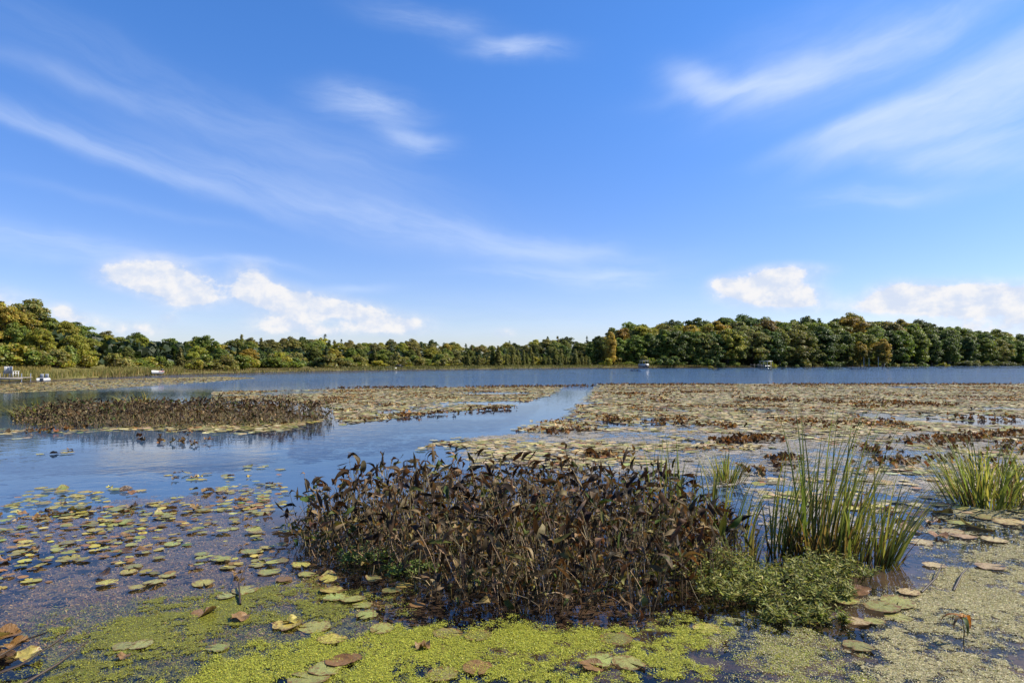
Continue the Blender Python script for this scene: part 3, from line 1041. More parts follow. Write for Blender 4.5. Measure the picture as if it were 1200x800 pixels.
def hull_mesh(name, L, W, H, mat):
    """open rowing-boat hull, bow to +Y"""
    st = 9
    V, F = [], []
    for i in range(st):
        t = i / (st - 1)
        w = W / 2 * (0.82 + 0.18 * math.sin(math.pi * min(t * 1.3, 1)) if t < .5 else math.cos((t - .5) * math.pi) ** .7 * 1.0 if t < 1 else 0.0)
        w = max(w, 0.015)
        y = (t - .5) * L
        keel = H * 0.25 * max(0, (t - .6) / .4) ** 2
        sheer = H * (1 + .25 * t * t)
        for a, (fx, fz) in enumerate(((-1, 1), (-.86, .45), (-.45, .05), (0, 0), (.45, .05), (.86, .45), (1, 1), (.9, 1), (.72, .45), (.4, .14), (0, .1), (-.4, .14), (-.72, .45), (-.9, 1))):
            V.append((fx * w, y, keel + fz * (sheer - keel)))
    n = 14
    for i in range(st - 1):
        for a in range(n):
            b = (a + 1) % n
            F.append((i * n + a, i * n + b, (i + 1) * n + b, (i + 1) * n + a))
    # transom
    for a in range(3):
        F.append((a, 6 - a, 5 - a, a + 1))
    return mesh_np(name, V, F, mat, smooth=False)


def at(px, d, z=0.0):
    return ((px - 600) / FPX * d, d, z)


def far_things():
    # pontoon boat with a pale canopy, stern towards the lake
    r = empty('pontoon_boat', at(754, 222, 0))
    r.rotation_euler.z = math.radians(8)
    r.scale = (.85, .85, .85)
    tag(r, 'white pontoon boat with a pale canopy moored below the wooded hill', 'boat')
    V, F = [], []
    for sx in (-.85, .85):
        tubes('pontoon', M['metal'], r, [[(sx, -2.9, .18), (sx, 2.6, .18), (sx, 3.2, .34)]], .3, 10)
    boxes('deck', M['wood'], r, [((0, 0, .55), (2.45, 6.0, .12))])
    for sx in (-1.18, 1.18):
        boxes('side_panel', M['white_paint'], r, [((sx, 0, .98), (.06, 5.6, .7))])
    boxes('stern_panel', M['white_paint'], r, [((0, -2.82, .98), (2.3, .06, .7))])
    for sx in (-1.15, 1.15):
        for sy in (-2.2, .9):
            tubes('canopy_post', M['metal'], r, [[(sx, sy, .6), (sx * .98, sy * .8, 2.5)]], .035, 6)
    boxes('canopy', M['canvas'], r, [((0, -.55, 2.56), (2.5, 3.4, .10))], .05)
    boxes('seat', M['dark'], r, [((.6, -1.9, .95), (.9, .7, .6)), ((-.6, -1.9, .95), (.9, .7, .6))])
    boxes('outboard_motor', M['dark'], r, [((0, -3.1, .75), (.4, .45, .75)), ((0, -3.12, .2), (.18, .22, .7))], .06)
    # boat lift with a white roof and its dock
    r = empty('boat_lift', at(897, 248, 0))
    r.scale = (.72, .72, .72)
    tag(r, 'boat lift with a flat white roof standing by the foot of the hill', 'boat lift')
    boxes('roof', M['white_paint'], r, [((0, 0, 2.9), (4.6, 6.5, .22)), ((0, 0, 2.7), (4.3, 6.2, .18))])
    for sx in (-1.9, 1.9):
        for sy in (-2.6, 2.6):
            tubes('post', M['metal'], r, [[(sx, sy, -.6), (sx, sy, 2.65)]], .07, 6)
    boxes('cradle', M['metal'], r, [((0, -2.0, .5), (3.7, .15, .2)), ((0, 2.0, .5), (3.7, .15, .2))])
    r = empty('dock', at(886, 247, 0))
    tag(r, 'narrow wooden dock beside the white-roofed boat lift', 'dock')
    for k in range(10):
        boxes('plank', M['wood'], r, [((0, -4.0 + k * .9, .55), (1.3, .84, .08))])
    for sx in (-.6, .6):
        for sy in (-3.8, 0, 3.8):
            tubes('post', M['wood'], r, [[(sx, sy, -.8), (sx, sy, 1.1)]], .07, 6)
    # moored skiff and dock on the low far shore
    r = empty('dock', at(464, 163, 0))
    tag(r, 'low dark dock on the far shore beside a white skiff', 'dock')
    for k in range(8):
        boxes('plank', M['wood'], r, [((-1.4 + k * .4, 0, .42), (.37, 1.6, .07))])
    for sx in (-1.5, 1.5):
        for sy in (-.7, .7):
            tubes('post', M['dark'], r, [[(sx, sy, -.7), (sx, sy, 1.0)]], .09, 6)
    boxes('bench', M['dark'], r, [((.5, .4, .72), (1.3, .4, .06)), ((.5, .6, .95), (1.3, .06, .4)), ((0, .4, .58), (.08, .35, .25)), ((1, .4, .58), (.08, .35, .25))])
    r = empty('skiff', at(456.5, 161, -.06))
    r.rotation_euler.z = math.radians(70)
    tag(r, 'small white skiff tied to the dark dock on the far shore', 'boat')
    link('hull', hull_mesh('skiff_hull', 3.4, 1.35, .55, M['white_paint']), r)
    boxes('thwart', M['wood'], r, [((0, -.9, .36), (1.05, .26, .05))])
    boxes('thwart', M['wood'], r, [((0, .3, .38), (1.15, .26, .05))])
    # dock with a pontoon raft and chairs at the reed bed
    r = empty('dock', at(6, 66.5, 0))
    tag(r, 'pale dock standing in front of the reed bed', 'dock')
    for k in range(14):
        boxes('plank', M['wood'], r, [((-2.6 + k * .36, 0, .34), (.34, 1.5, .06))])
    for sx in (-2.2, 0, 2.1):
        for sy in (-.62, .62):
            tubes('post', M['metal'], r, [[(sx, sy, -.8), (sx, sy, .75)]], .045, 7)
    boxes('edge_board', M['wood'], r, [((-.25, -.79, .27), (5.1, .05, .2))])

    def chair(px, d, z, rz, label):
        c = empty('dock_chair', at(px, d, z))
        c.rotation_euler.z = rz
        tag(c, label, 'chair', 'white chairs on the pale dock')
        boxes('seat', M['white_paint'], c, [((0, 0, .38), (.52, .5, .05))])
        for k in range(4):
            o = boxes('slat', M['white_paint'], c, [((-.19 + k * .127, .3, .72), (.11, .03, .68))])
            o.rotation_euler.x = 0
        for sx in (-.27, .27):
            for sy in (-.22, .24):
                boxes('leg', M['white_paint'], c, [((sx, sy, .29), (.05, .07, .58))])
            boxes('armrest', M['white_paint'], c, [((sx, 0, .60), (.11, .6, .04))])
    chair(17.5, 66.5, .37, math.radians(150), 'white slatted chair on the pale dock by the reed bed')
    chair(10.0, 66.6, .37, math.radians(200), 'white slatted chair on the pale dock by the reed bed')
    # white pedal boat in the reeds
    r = empty('pedal_boat', at(51, 66.0, 0))
    r.rotation_euler.z = math.radians(195)
    r.scale = (.7, .7, .7)
    tag(r, 'white pedal boat with dark seats pulled up against the reed bed', 'boat')
    for sx in (-.42, .42):
        o = link('float', hull_mesh('float', 2.0, .46, .36, M['white_paint']), r, (sx, 0, -.02))
    boxes('deck', M['white_paint'], r, [((0, -.15, .42), (1.25, 1.2, .12))], .04)
    for sx in (-.3, .3):
        boxes('seat', M['dark'], r, [((sx, -.25, .52), (.42, .42, .08))], .02)
        boxes('backrest', M['white_paint'], r, [((sx, -.50, .76), (.42, .08, .5))], .03)
    # rowing boat on the bank
    r = empty('rowing_boat', at(184, 96, .12))
    r.scale = (.75, .75, .75)
    r.rotation_euler.z = math.radians(176)
    tag(r, 'small red and white rowing boat pulled up in the marsh grass', 'boat')
    link('hull', hull_mesh('rowing_hull', 3.2, 1.3, .62, M['white_paint']), r)
    boxes('stripe', M['red'], r, [((-.60, -.5, .52), (.05, 1.6, .16)), ((.60, -.5, .52), (.05, 1.6, .16))])
    boxes('thwart', M['red'], r, [((0, -.6, .45), (1.0, .28, .05))])
    boxes('thwart', M['red'], r, [((0, .4, .47), (1.05, .28, .05))])
    boxes('motor', M['dark'], r, [((0, -1.7, .75), (.3, .35, .5)), ((0, -1.72, .3), (.12, .16, .6))])
    # picnic table under the trees
    x, y, z = at(141, 103)
    r = empty('picnic_table', (x, y, float(ground_z([x], [y])[0])))
    tag(r, 'weathered picnic table under the trees behind the reed bed', 'table')
    for k in range(4):
        boxes('plank', M['wood'], r, [((0, -.33 + k * .22, .76), (2.0, .20, .05))])
    for sy in (-.75, .75):
        boxes('bench_seat', M['wood'], r, [((0, sy, .45), (2.0, .28, .05))])
    for sx in (-.7, .7):
        boxes('leg', M['wood'], r, [((sx, -.4, .36), (.09, .09, .72)), ((sx, .4, .36), (.09, .09, .72)), ((sx, 0, .41), (.07, 1.6, .08))])


far_things()

# ------------------------------------------------------------------ lily pads


def pad_mesh(seed, n=20, curl=0.0, fold=0.0, wave=0.02, crumple=0.0, notch=0.16):
    """unit-radius pad with a slit; rings at .35 .7 1"""
    st = np.random.default_rng(seed)
    a = np.linspace(notch, 2 * math.pi - notch, n)
    ph = st.uniform(0, 6.28, 4)
    bite = np.ones(n)
    for b in st.integers(2, n - 2, 3):
        bite[b] = st.uniform(.72, .95)
    V = [(0, 0, 0.0)]
    for r in (.38, .72, 1.0):
        for k, t in enumerate(a):
            rr = r * (1 + .035 * math.sin(3 * t + ph[0]) + .02 * math.sin(7 * t + ph[1]))
            if k in (0, n - 1):
                rr *= 0.92 + .1 * r
            if r == 1.0:
                rr *= bite[k]
            x, y = rr * math.cos(t), rr * math.sin(t) * .94
            z = wave * r * r * (math.sin(2 * t + ph[2]) + .6 * math.sin(5 * t + ph[3]))
            z += curl * max(0, math.cos(t - ph[0])) ** 3 * r ** 3
            z += crumple * r * (math.sin(4 * t + ph[1]) * .5 + math.sin(3 * t + ph[2]) * .6 + math.sin(9 * t + ph[3]) * .25 + .5)
            if crumple:
                sh = 1 - crumple * .45 * r
                x, y = x * sh, y * sh
            if fold:
                u = y
                ang = fold * (1 if u > 0 else .25)
                z += abs(u) * math.sin(ang)
                y = u * math.cos(ang)
            V.append((x, y, z))
    F = []
    for k in range(n - 1):
        F.append((0, 1 + k, 2 + k))
    for ring in range(2):
        o = 1 + ring * n
        for k in range(n - 1):
            F.append((o + k, o + n + k, o + n + k + 1))
            F.append((o + k, o + n + k + 1, o + k + 1))
    V = np.array(V, float)
    V[:, 2] -= min(0, V[:, 2].min() * 0.6)
    return V, np.array(F)


PADS_FLAT = [mesh_np('flat_pad', *pad_mesh(400 + i, wave=.012 + .012 * (i % 3), notch=.10 + .06 * (i % 3)), M['pad'], smooth=True) for i in range(5)]
PADS_UP = [mesh_np('upturned_pad', *pad_mesh(420 + i, curl=.28 + .14 * i, wave=.05), M['pad'], smooth=True) for i in range(4)]
PADS_FOLD = [mesh_np('folded_pad', *pad_mesh(440 + i, fold=.7 + .35 * i, wave=.08, crumple=.12), M['pad'], smooth=True) for i in range(3)]
PADS_DEAD = [mesh_np('withered_pad', *pad_mesh(460 + i, crumple=.42 + .12 * i, wave=.1), M['pad'], smooth=True) for i in range(4)]

PG, PY, PO, PB, PD, PT = (0.25, 0.255, 0.070), (0.36, 0.30, 0.065), (0.19, 0.175, 0.055), (0.21, 0.115, 0.038), (0.065, 0.040, 0.020), (0.40, 0.30, 0.14)
NPAD = [0]
PAD_XY = []


def pad(px, py, rad, kind, color, where, dz=0.0):
    """one floating pad as a thing of its own; rad in metres"""
    rad *= .62
    x, y = gp(px, py)
    me = random.choice({'flat': PADS_FLAT, 'up': PADS_UP, 'fold': PADS_FOLD, 'dead': PADS_DEAD}[kind])
    cname = {PG: 'pale green', PY: 'yellow', PO: 'olive', PB: 'brown', PD: 'dark brown', PT: 'tan'}[color]
    state = {'flat': 'flat lily pad', 'up': 'lily pad with upturned edge', 'fold': 'folded lily pad', 'dead': 'crumpled withered lily pad'}[kind]
    if where.startswith('on the open'):
        where = 'at the edge of the calm channel' if py < 562 else 'close beside the brown stand' if px > 250 else 'above the brown sunken weed' if py > 640 else 'in the open shallows'
    size = 'small' if rad < .10 else 'large' if rad > .145 else 'medium'
    label = '%s %s %s %s' % (size, cname, state, where)
    k = random.uniform(.8, 1.2)
    NPAD[0] += 1
    in_mat = where.startswith('at the edge of the bright')
    if in_mat:
        rad *= .85
    z = (0.004 + (NPAD[0] % 9) * 0.0012 if in_mat else 0.006 + (NPAD[0] % 9) * 0.0022) + dz
    tilt = .03 if kind == 'flat' else .12
    o = link('lily_pad', me, None, (x, y, z), (random.gauss(0, tilt), random.gauss(0, tilt), random.uniform(0, 6.28)), (rad, rad, rad * {'flat': 1, 'up': .9, 'fold': .55, 'dead': .42}[kind]), tuple(c * k * random.uniform(.93, 1.07) for c in color))
    tag(o, label, 'lily pad', '%s pads %s' % (cname + ' ' + kind, where))
    PAD_XY.append((x, y, rad))
    return o


def near_pads():
    W1 = 'on the open water beside the dead brown stand'
    W2 = 'at the edge of the bright duckweed mat'
    W3 = 'beside the green marsh plant'
    W4 = 'among the tussocks in the pale scum'
    # clusters read off the photograph: (px, py, count, spread px)
    # pads seen singly: px, py, radius m, kind, colour, where
    single = [(243, 716, .17, 'up', PB, W1), (285, 722, .15, 'dead', PB, W1), (290, 690, .17, 'flat', PG, W1), (268, 697, .12, 'flat', PG, W1), (185, 681, .16, 'flat', PG, W1), (165, 687, .11, 'flat', PG, W1),
              (130, 682, .14, 'flat', PY, W1), (125, 673, .10, 'up', PD, W1), (160, 662, .15, 'flat', PG, W1), (155, 668, .13, 'flat', PY, W1), (242, 681, .16, 'flat', PY, W1), (230, 663, .10, 'dead', PB, W1), (283, 672, .12, 'dead', PB, W1),
              (88, 653, .15, 'flat', PY, W1), (100, 655, .12, 'flat', PG, W1), (78, 657, .10, 'flat', PG, W1), (45, 645, .12, 'dead', PB, W1), (8, 656, .16, 'dead', PB, W1), (150, 644, .11, 'up', PD, W1), (172, 644, .15, 'dead', PB, W1),
              (83, 635, .15, 'flat', PO, W1), (35, 634, .12, 'flat', PY, W1), (150, 627, .10, 'dead', PB, W1), (132, 634, .12, 'flat', PO, W1), (115, 621, .15, 'flat', PY, W1), (265, 622, .14, 'up', PG, W1), (275, 618, .12, 'flat', PG, W1),
              (205, 636, .14, 'flat', PG, W1), (200, 672, .12, 'flat', PG, W1), (190, 652, .10, 'flat', PG, W1), (240, 648, .12, 'flat', PG, W1), (262, 654, .15, 'flat', PG, W1), (296, 646, .16, 'flat', PG, W1), (288, 640, .11, 'dead', PB, W1), (293, 610, .12, 'dead', PB, W1),
              (340, 729, .22, 'up', PY, W2), (372, 731, .22, 'flat', PG, W2), (345, 725, .16, 'dead', PY, W2), (392, 745, .19, 'flat', PY, W2), (400, 772, .17, 'up', PB, W2), (412, 768, .15, 'flat', PB, W2), (385, 780, .21, 'flat', PG, W2), (365, 792, .24, 'flat', PG, W2),
              (415, 700, .19, 'flat', PG, W2), (427, 706, .15, 'flat', PG, W2), (390, 690, .18, 'up', PY, W2), (395, 697, .20, 'flat', PG, W2), (355, 660, .19, 'flat', PY, W2), (362, 671, .15, 'flat', PG, W2), (387, 676, .15, 'up', PY, W2), (335, 677, .15, 'flat', PB, W2),
              (432, 718, .16, 'flat', PG, W2), (450, 734, .18, 'flat', PG, W2), (305, 660, .14, 'flat', PG, W1), (318, 668, .17, 'flat', PG, W1), (315, 640, .12, 'flat', PY, W1), (330, 655, .16, 'flat', PO, W2), (260, 755, .14, 'flat', PG, W2), (170, 752, .16, 'flat', PG, W2), (150, 754, .13, 'flat', PG, W2), (150, 767, .11, 'dead', PB, W2),
              (460, 690, .16, 'flat', PO, W2), (475, 683, .16, 'flat', PY, W2), (440, 676, .14, 'up', PO, W2), (490, 706, .12, 'flat', PB, W2), (497, 755, .16, 'dead', PB, W2), (560, 778, .19, 'flat', PB, W2), (720, 745, .22, 'flat', PO, W2), (692, 778, .15, 'up', PB, W2), (705, 770, .2, 'flat', PG, W2), (735, 774, .2, 'flat', PG, W2), (826, 733, .20, 'flat', PY, W2), (525, 738, .2, 'flat', PO, W2), (520, 785, .2, 'flat', PO, W2), (560, 741, .2, 'flat', PO, W2),
              (985, 690, .17, 'flat', PG, W3), (1003, 692, .15, 'up', PB, W3), (985, 702, .19, 'flat', PG, W3), (1028, 710, .23, 'flat', PG, W3), (1048, 705, .22, 'flat', PG, W3), (1047, 720, .16, 'flat', PG, W3), (1000, 725, .15, 'flat', PT, W3), (1020, 725, .12, 'flat', PG, W3), (950, 722, .20, 'flat', PG, W3), (1090, 661, .16, 'flat', PT, W4), (1155, 663, .2, 'flat', PT, W4), (1000, 755, .16, 'flat', PG, W3), (1060, 693, .15, 'flat', PT, W3),
              (1072, 603, .2, 'up', PD, W4), (1055, 610, .2, 'dead', PO, W4), (1090, 612, .22, 'dead', PB, W4), (1065, 618, .24, 'fold', PT, W4), (1110, 622, .22, 'flat', PT, W4), (1140, 618, .26, 'up', PO, W4), (1125, 628, .22, 'flat', PT, W4), (1160, 632, .22, 'flat', PT, W4), (1180, 612, .3, 'flat', PT, W4), (1150, 606, .25, 'flat', PO, W4), (1100, 600, .22, 'up', PO, W4), (1040, 624, .2, 'fold', PB, W4), (1075, 634, .2, 'flat', PT, W4), (1190, 598, .25, 'flat', PO, W4), (1120, 612, .22, 'flat', PG, W4), (1095, 628, .2, 'dead', PB, W4)]
    for a in single:
        pad(*a)
    clusters = [(50, 690 - 112, 7, 42), (78, 576, 9, 40), (145, 574, 8, 26), (72, 598, 5, 30), (45, 606, 5, 30), (100, 600, 8, 34), (155, 595, 7, 26), (190, 590, 6, 22), (60, 590, 6, 40), (20, 592, 4, 16), (255, 575, 8, 18), (225, 560, 5, 25), (270, 558, 6, 25), (310, 548, 6, 24), (205, 558, 4, 20), (130, 612, 5, 40), (180, 605, 5, 30), (230, 598, 6, 30), (285, 585, 6, 24), (320, 568, 6, 25), (318, 600, 5, 22), (75, 530, 7, 26), (330, 622, 5, 22)]
    for cx, cy, n, sp in clusters:
        for k in range(n):
            kind = random.choices(['flat', 'up', 'fold', 'dead'], [8, 1.6, .4, 1.6])[0]
            col = random.choices([PG, PY, PO], [4, 4, 1.5])[0] if kind in ('flat', 'up') else random.choices([PB, PD, PY], [4, 3, 1])[0]
            pad(cx + random.gauss(0, sp * .55), max(526, cy + random.gauss(0, sp * .09)), random.uniform(.10, .17), kind, col, W1)
    # withered leaves heaped in the corner below the duckweed mat
    for k in range(15):
        pad(random.uniform(-40, 48), random.gauss(752, 14), random.uniform(.10, .17), random.choice(['dead', 'fold', 'up']), random.choice([PB, PD, PY, PT, PB]), 'in the heap of dead stems', random.uniform(0, .06))


near_pads()


PADLOW_V = np.array([(0, 0, 0)] + [(math.cos(t) * (1 if k not in (0, 8) else .85), math.sin(t), .02 * math.sin(3 * t)) for k, t in enumerate(np.linspace(.2, 6.08, 9))])
PADLOW_F = np.array([(0, k, k + 1) for k in range(1, 9)])


def crumple_low(seed):
    V, F = pad_mesh(seed, n=9, crumple=.55, wave=.15)
    keep = 1 + 2 * 9
    Vn = np.concatenate([V[:1], V[1:10], V[19:28]])
    Fn = [(0, 1 + k, 2 + k) for k in range(8)]
    for k in range(8):
        Fn += [(1 + k, 10 + k, 11 + k), (1 + k, 11 + k, 2 + k)]
    return Vn, np.array(Fn)


CRUMPLE = [crumple_low(500 + i) for i in range(3)]

# calm channels, as ground polygons (places read off the photograph)
CHANNEL = gpoly([(-300, 520), (0, 512), (130, 507), (300, 506), (400, 498), (520, 482), (600, 476), (652, 458), (668, 450.5), (702, 450), (695, 462), (672, 484), (628, 499), (560, 512), (480, 526), (400, 540), (330, 548), (150, 568), (0, 580), (-300, 600)])
STRIP = gpoly([(-300, 468), (0, 461.5), (100, 458.5), (190, 455), (300, 450.3), (430, 447.5), (430, 450.5), (300, 456), (190, 463.5), (100, 471), (40, 478), (0, 482), (-300, 500)])
STAND_FAR = gpoly([(12, 493), (60, 499), (200, 501), (330, 498), (386, 491), (390, 487), (330, 484), (240, 482.5), (130, 483.5), (60, 487), (20, 491)])


def carpet():
    parts_flat, parts_dead = [], []

    def zone(poly_px, n, cols, wts, size, dead_frac, seed, thr, nscale=.35, dead_cols=None, nsx=1.0):
        poly = gpoly(poly_px)
        q = sample_poly(poly, n)
        k = vnoise(q[:, 0] * nscale * nsx + 31, q[:, 1] * nscale, seed, 4)
        keep = (k > thr + rng.normal(0, .05, n)) & ~inside(CHANNEL, q[:, 0] + rng.normal(0, .25, n), q[:, 1] + rng.normal(0, .5, n)) & ~inside(STRIP, q[:, 0], q[:, 1] + rng.normal(0, .5, n))
        q, k = q[keep], k[keep]
        m = len(q)
        kd = vnoise(q[:, 0] * .55 * nsx + 3, q[:, 1] * .8, seed + 50, 3)
        dead = rng.uniform(0, 1, m) < np.clip((kd - .56) * 7, 0.02, 1) * dead_frac * .6
        rad = rng.uniform(size[0], size[1], m) * .78
        qf = q[~dead]
        nf = len(qf)
        R = rot_xyz(rng.normal(0, .05, nf), rng.normal(0, .05, nf), rng.uniform(0, 6.28, nf))
        z = rng.uniform(.004, .030, nf)
        parts_flat.append(scatter(PADLOW_V, PADLOW_F, R, rad[~dead], np.column_stack([qf, z]), palette(cols, nf, .22, wts)))
        qd = q[dead]
        nd = len(qd)
        pick = rng.integers(0, 3, nd)
        for j in range(3):
            s = pick == j
            ns = int(s.sum())
            if ns == 0:
                continue
            R = rot_xyz(rng.normal(0, .3, ns), rng.normal(0, .3, ns), rng.uniform(0, 6.28, ns))
            parts_dead.append(scatter(*CRUMPLE[j], R, np.stack([rad[dead][s] * .8, rad[dead][s] * .8, rad[dead][s] * .45], -1), np.column_stack([qd[s], rng.uniform(.004, .02, ns)]), palette(dead_cols or [PB, PD, (0.10, .055, .02), PT], ns, .25)))

    A = [(0.34, 0.27, 0.11), (0.27, 0.24, 0.065), (0.44, 0.35, 0.18), (0.16, 0.125, 0.05), (0.25, 0.14, 0.05)]
    # the wide field right of the channel
    zone([(700, 450), (800, 449.5), (1000, 449.8), (1260, 449.6), (1320, 470), (676, 470), (690, 460)], 44000, A, [4, 3, 4, 2, 1], (.10, .19), .8, 61, .30, .10)
    zone([(640, 470), (1320, 470), (1320, 505), (600, 505)], 26000, A, [4, 3, 3, 2, 1.5], (.10, .18), .9, 62, .40, .30)
    zone([(520, 505), (1320, 505), (1320, 560), (470, 545)], 8500, A, [4, 3, 3, 2, 1], (.09, .16), .95, 63, .545, .45)
    zone([(880, 560), (1320, 560), (1320, 600), (1040, 600), (900, 590)], 900, A, [3, 3, 3, 2, 1], (.09, .16), .8, 64, .54, .8)
    # between the open water and the channel
    zone([(250, 459), (420, 455.5), (520, 454), (660, 452.5), (652, 462), (600, 476), (520, 483), (400, 498), (390, 478), (330, 470), (250, 470)], 26000, A, [4, 4, 3, 2, 1.5], (.10, .18), .8, 65, .36, .22)
    zone([(180, 497), (400, 490), (430, 500), (300, 512), (130, 512), (60, 506)], 2200, A, [3, 4, 3, 2, 1], (.10, .17), .6, 66, .46, .4)
    # floating mat before the reed bed
    zone([(-60, 452), (0, 450), (120, 444.5), (260, 441.0), (300, 443), (240, 448), (120, 456), (0, 461), (-60, 464)], 12000, [(0.38, .28, .085), (0.30, .24, .06), (0.22, .18, .05), (0.26, .16, .06)], [4, 3, 2, 1], (.10, .2), .5, 67, .26, .15)
    zone([(100, 462), (330, 450), (400, 451.5), (250, 458.5), (90, 470)], 2600, A, [3, 3, 3, 2, 1], (.10, .18), .7, 68, .50, .3)
    # left, around the near shallows: sparse small bits between the single pads
    zone([(0, 585), (330, 552), (345, 600), (330, 660), (0, 690)], 800, [PO, PB, PY, PG], [2, 3, 3, 2], (.03, .085), .5, 69, .46, .6)
    zone([(-40, 500), (60, 503), (90, 512), (60, 520), (-40, 528)], 260, A, [3, 4, 3, 2, 1], (.10, .16), .4, 70, .46, .5)
    # rows of withered leaves that stand out of the water
    def ridge(px0, py0, px1, py1, n, sp, size=(.06, .11), zmax=.07):
        a, b = np.array(gp(px0, py0)), np.array(gp(px1, py1))
        t = rng.uniform(0, 1, n)
        kk = vnoise(t * 9 + px0, t * 0 + py0, 71, 3)
        keep = kk > .42
        t = t[keep]
        n = len(t)
        q = a + (b - a) * t[:, None] + rng.normal(0, 1, (n, 2)) * np.array([sp * .4, sp])
        for j in range(3):
            s = np.arange(n) % 3 == j
            ns = int(s.sum())
            R = rot_xyz(rng.normal(0, .6, ns), rng.normal(0, .6, ns), rng.uniform(0, 6.28, ns))
            parts_dead.append(scatter(*CRUMPLE[j], R, rng.uniform(size[0], size[1], ns), np.column_stack([q[s], rng.uniform(.02, zmax, ns)]), palette([PB, PD, PD, (.10, .05, .018), (0.2, .13, .05)], ns, .25)))
    for a in ((400, 455, 690, 452.5, 700, 1.2), (700, 450.8, 1250, 450.4, 1500, 1.2), (880, 469, 1100, 474, 500, 1.0), (1000, 478, 1200, 470, 160, .6), (840, 519, 905, 514, 150, .30), (905, 541, 930, 536, 50, .25), (690, 536, 735, 533, 70, .2), (1010, 528, 1120, 525, 170, .3), (1060, 520, 1200, 507, 190, .3), (1000, 545, 1120, 538, 90, .25), (1130, 545, 1200, 520, 90, .4), (700, 492, 860, 500, 160, .5), (440, 490, 600, 478, 120, .4),
              (870, 552, 915, 548, 40, .2), (640, 508, 690, 505, 50, .3), (140, 515, 250, 519, 24, .3), (40, 506, 110, 503, 60, .4), (950, 498, 1200, 490, 200, .6), (720, 462, 860, 459, 260, .5)):
        ridge(*a)
    V, F, C = joined(parts_flat)
    tag(link('lily_carpet', mesh_np('lily_carpet', V, F, M['pad_col'], C)), 'dense carpet of floating lily pads stretching to the open water', 'lily pads', kind='stuff')
    V, F, C = joined(parts_dead)
    tag(link('withered_lily_leaves', mesh_np('withered_lily_leaves', V, F, M['stand_leaf_col'], C)), 'withered brown lily leaves standing up among the floating pads', 'dead leaves', kind='stuff')


carpet()

# ------------------------------------------------------------------ the dead brown stand in the foreground


def lance_leaf(seed, width=.26, curl=0.5, fold=.35, twist=.3, st=7):
    """unit-length pointed leaf along +Y, base at the origin"""
    s = np.random.default_rng(seed)
    V, F = [], []
    w_prof = [.30, .95, 1.0, .82, .55, .26, .02]
    x = y = z = 0.0
    ang = s.uniform(.0, .3)
    for i in range(st):
        t = i / (st - 1)
        w = width * w_prof[i] * s.uniform(.9, 1.1)
        tw = twist * t + s.normal(0, .08)
        fo = fold * (1 - .4 * t) + s.normal(0, .08)
        for side in (-1, 0, 1):
            lx = side * w * math.cos(fo)
            lz = abs(side) * w * math.sin(fo) + (s.normal(0, .02) if side else 0)
            back = -.16 * abs(side) if i == 0 else 0      # heart-shaped base
            V.append((lx * math.cos(tw) - lz * math.sin(tw), y + back, z + lx * math.sin(tw) + lz * math.cos(tw)))
        y += math.cos(ang) / (st - 1)
        z += math.sin(ang) / (st - 1)
        ang -= curl * 2 / (st - 1) * s.uniform(.6, 1.4)
    for i in range(st - 1):
        for k in range(2):
            F.append((i * 3 + k, i * 3 + k + 1, i * 3 + k + 4, i * 3 + k + 3))
    return np.array(V), tri(F)


def stem_shape(seed, bow=.08, r=.008, n=6, sides=4):
    s = np.random.default_rng(seed)
    b = s.normal(0, bow, 2)
    pts = [(b[0] * math.sin(math.pi * t), b[1] * math.sin(math.pi * t), t) for t in np.linspace(0, 1, n)]
    V, F = tube(pts, np.linspace(1.0, .55, n) * r, sides)
    return V, tri(F)


LEAF = [lance_leaf(600 + i, .10 + .042 * (i % 4), [.3, .9, 1.5, .6, -.2, 1.1, .1, 1.9][i], [.3, .7, .5, 1.0, .4, .2, .9, .6][i], [.2, .8, -.6, .3, -.9, .5, 1.2, -.2][i]) for i in range(8)]
LEAF_ME = [mesh_np('stand_leaf', V, F, M['stand_leaf'], smooth=True) for V, F in LEAF]
STEMS = [stem_shape(640 + i, .05 + .02 * i) for i in range(5)]
STEM_ME = [mesh_np('stand_stem', V, F, M['stem'], smooth=True) for V, F in STEMS]

BRN = [(0.066, .043, .021), (0.038, .025, .014), (0.105, .070, .034), (0.026, .017, .011), (0.19, .130, .065)]
GRNS = [(0.075, .085, .018), (0.12, .11, .03), (0.05, .075, .015)]
STM = [(0.22, .15, .08), (0.11, .072, .04), (0.32, .24, .13), (0.13, .11, .04)]


def align_z(d):
    """euler of a frame whose z axis runs along d"""
    return Vector(d).to_track_quat('Z', 'Y').to_euler()


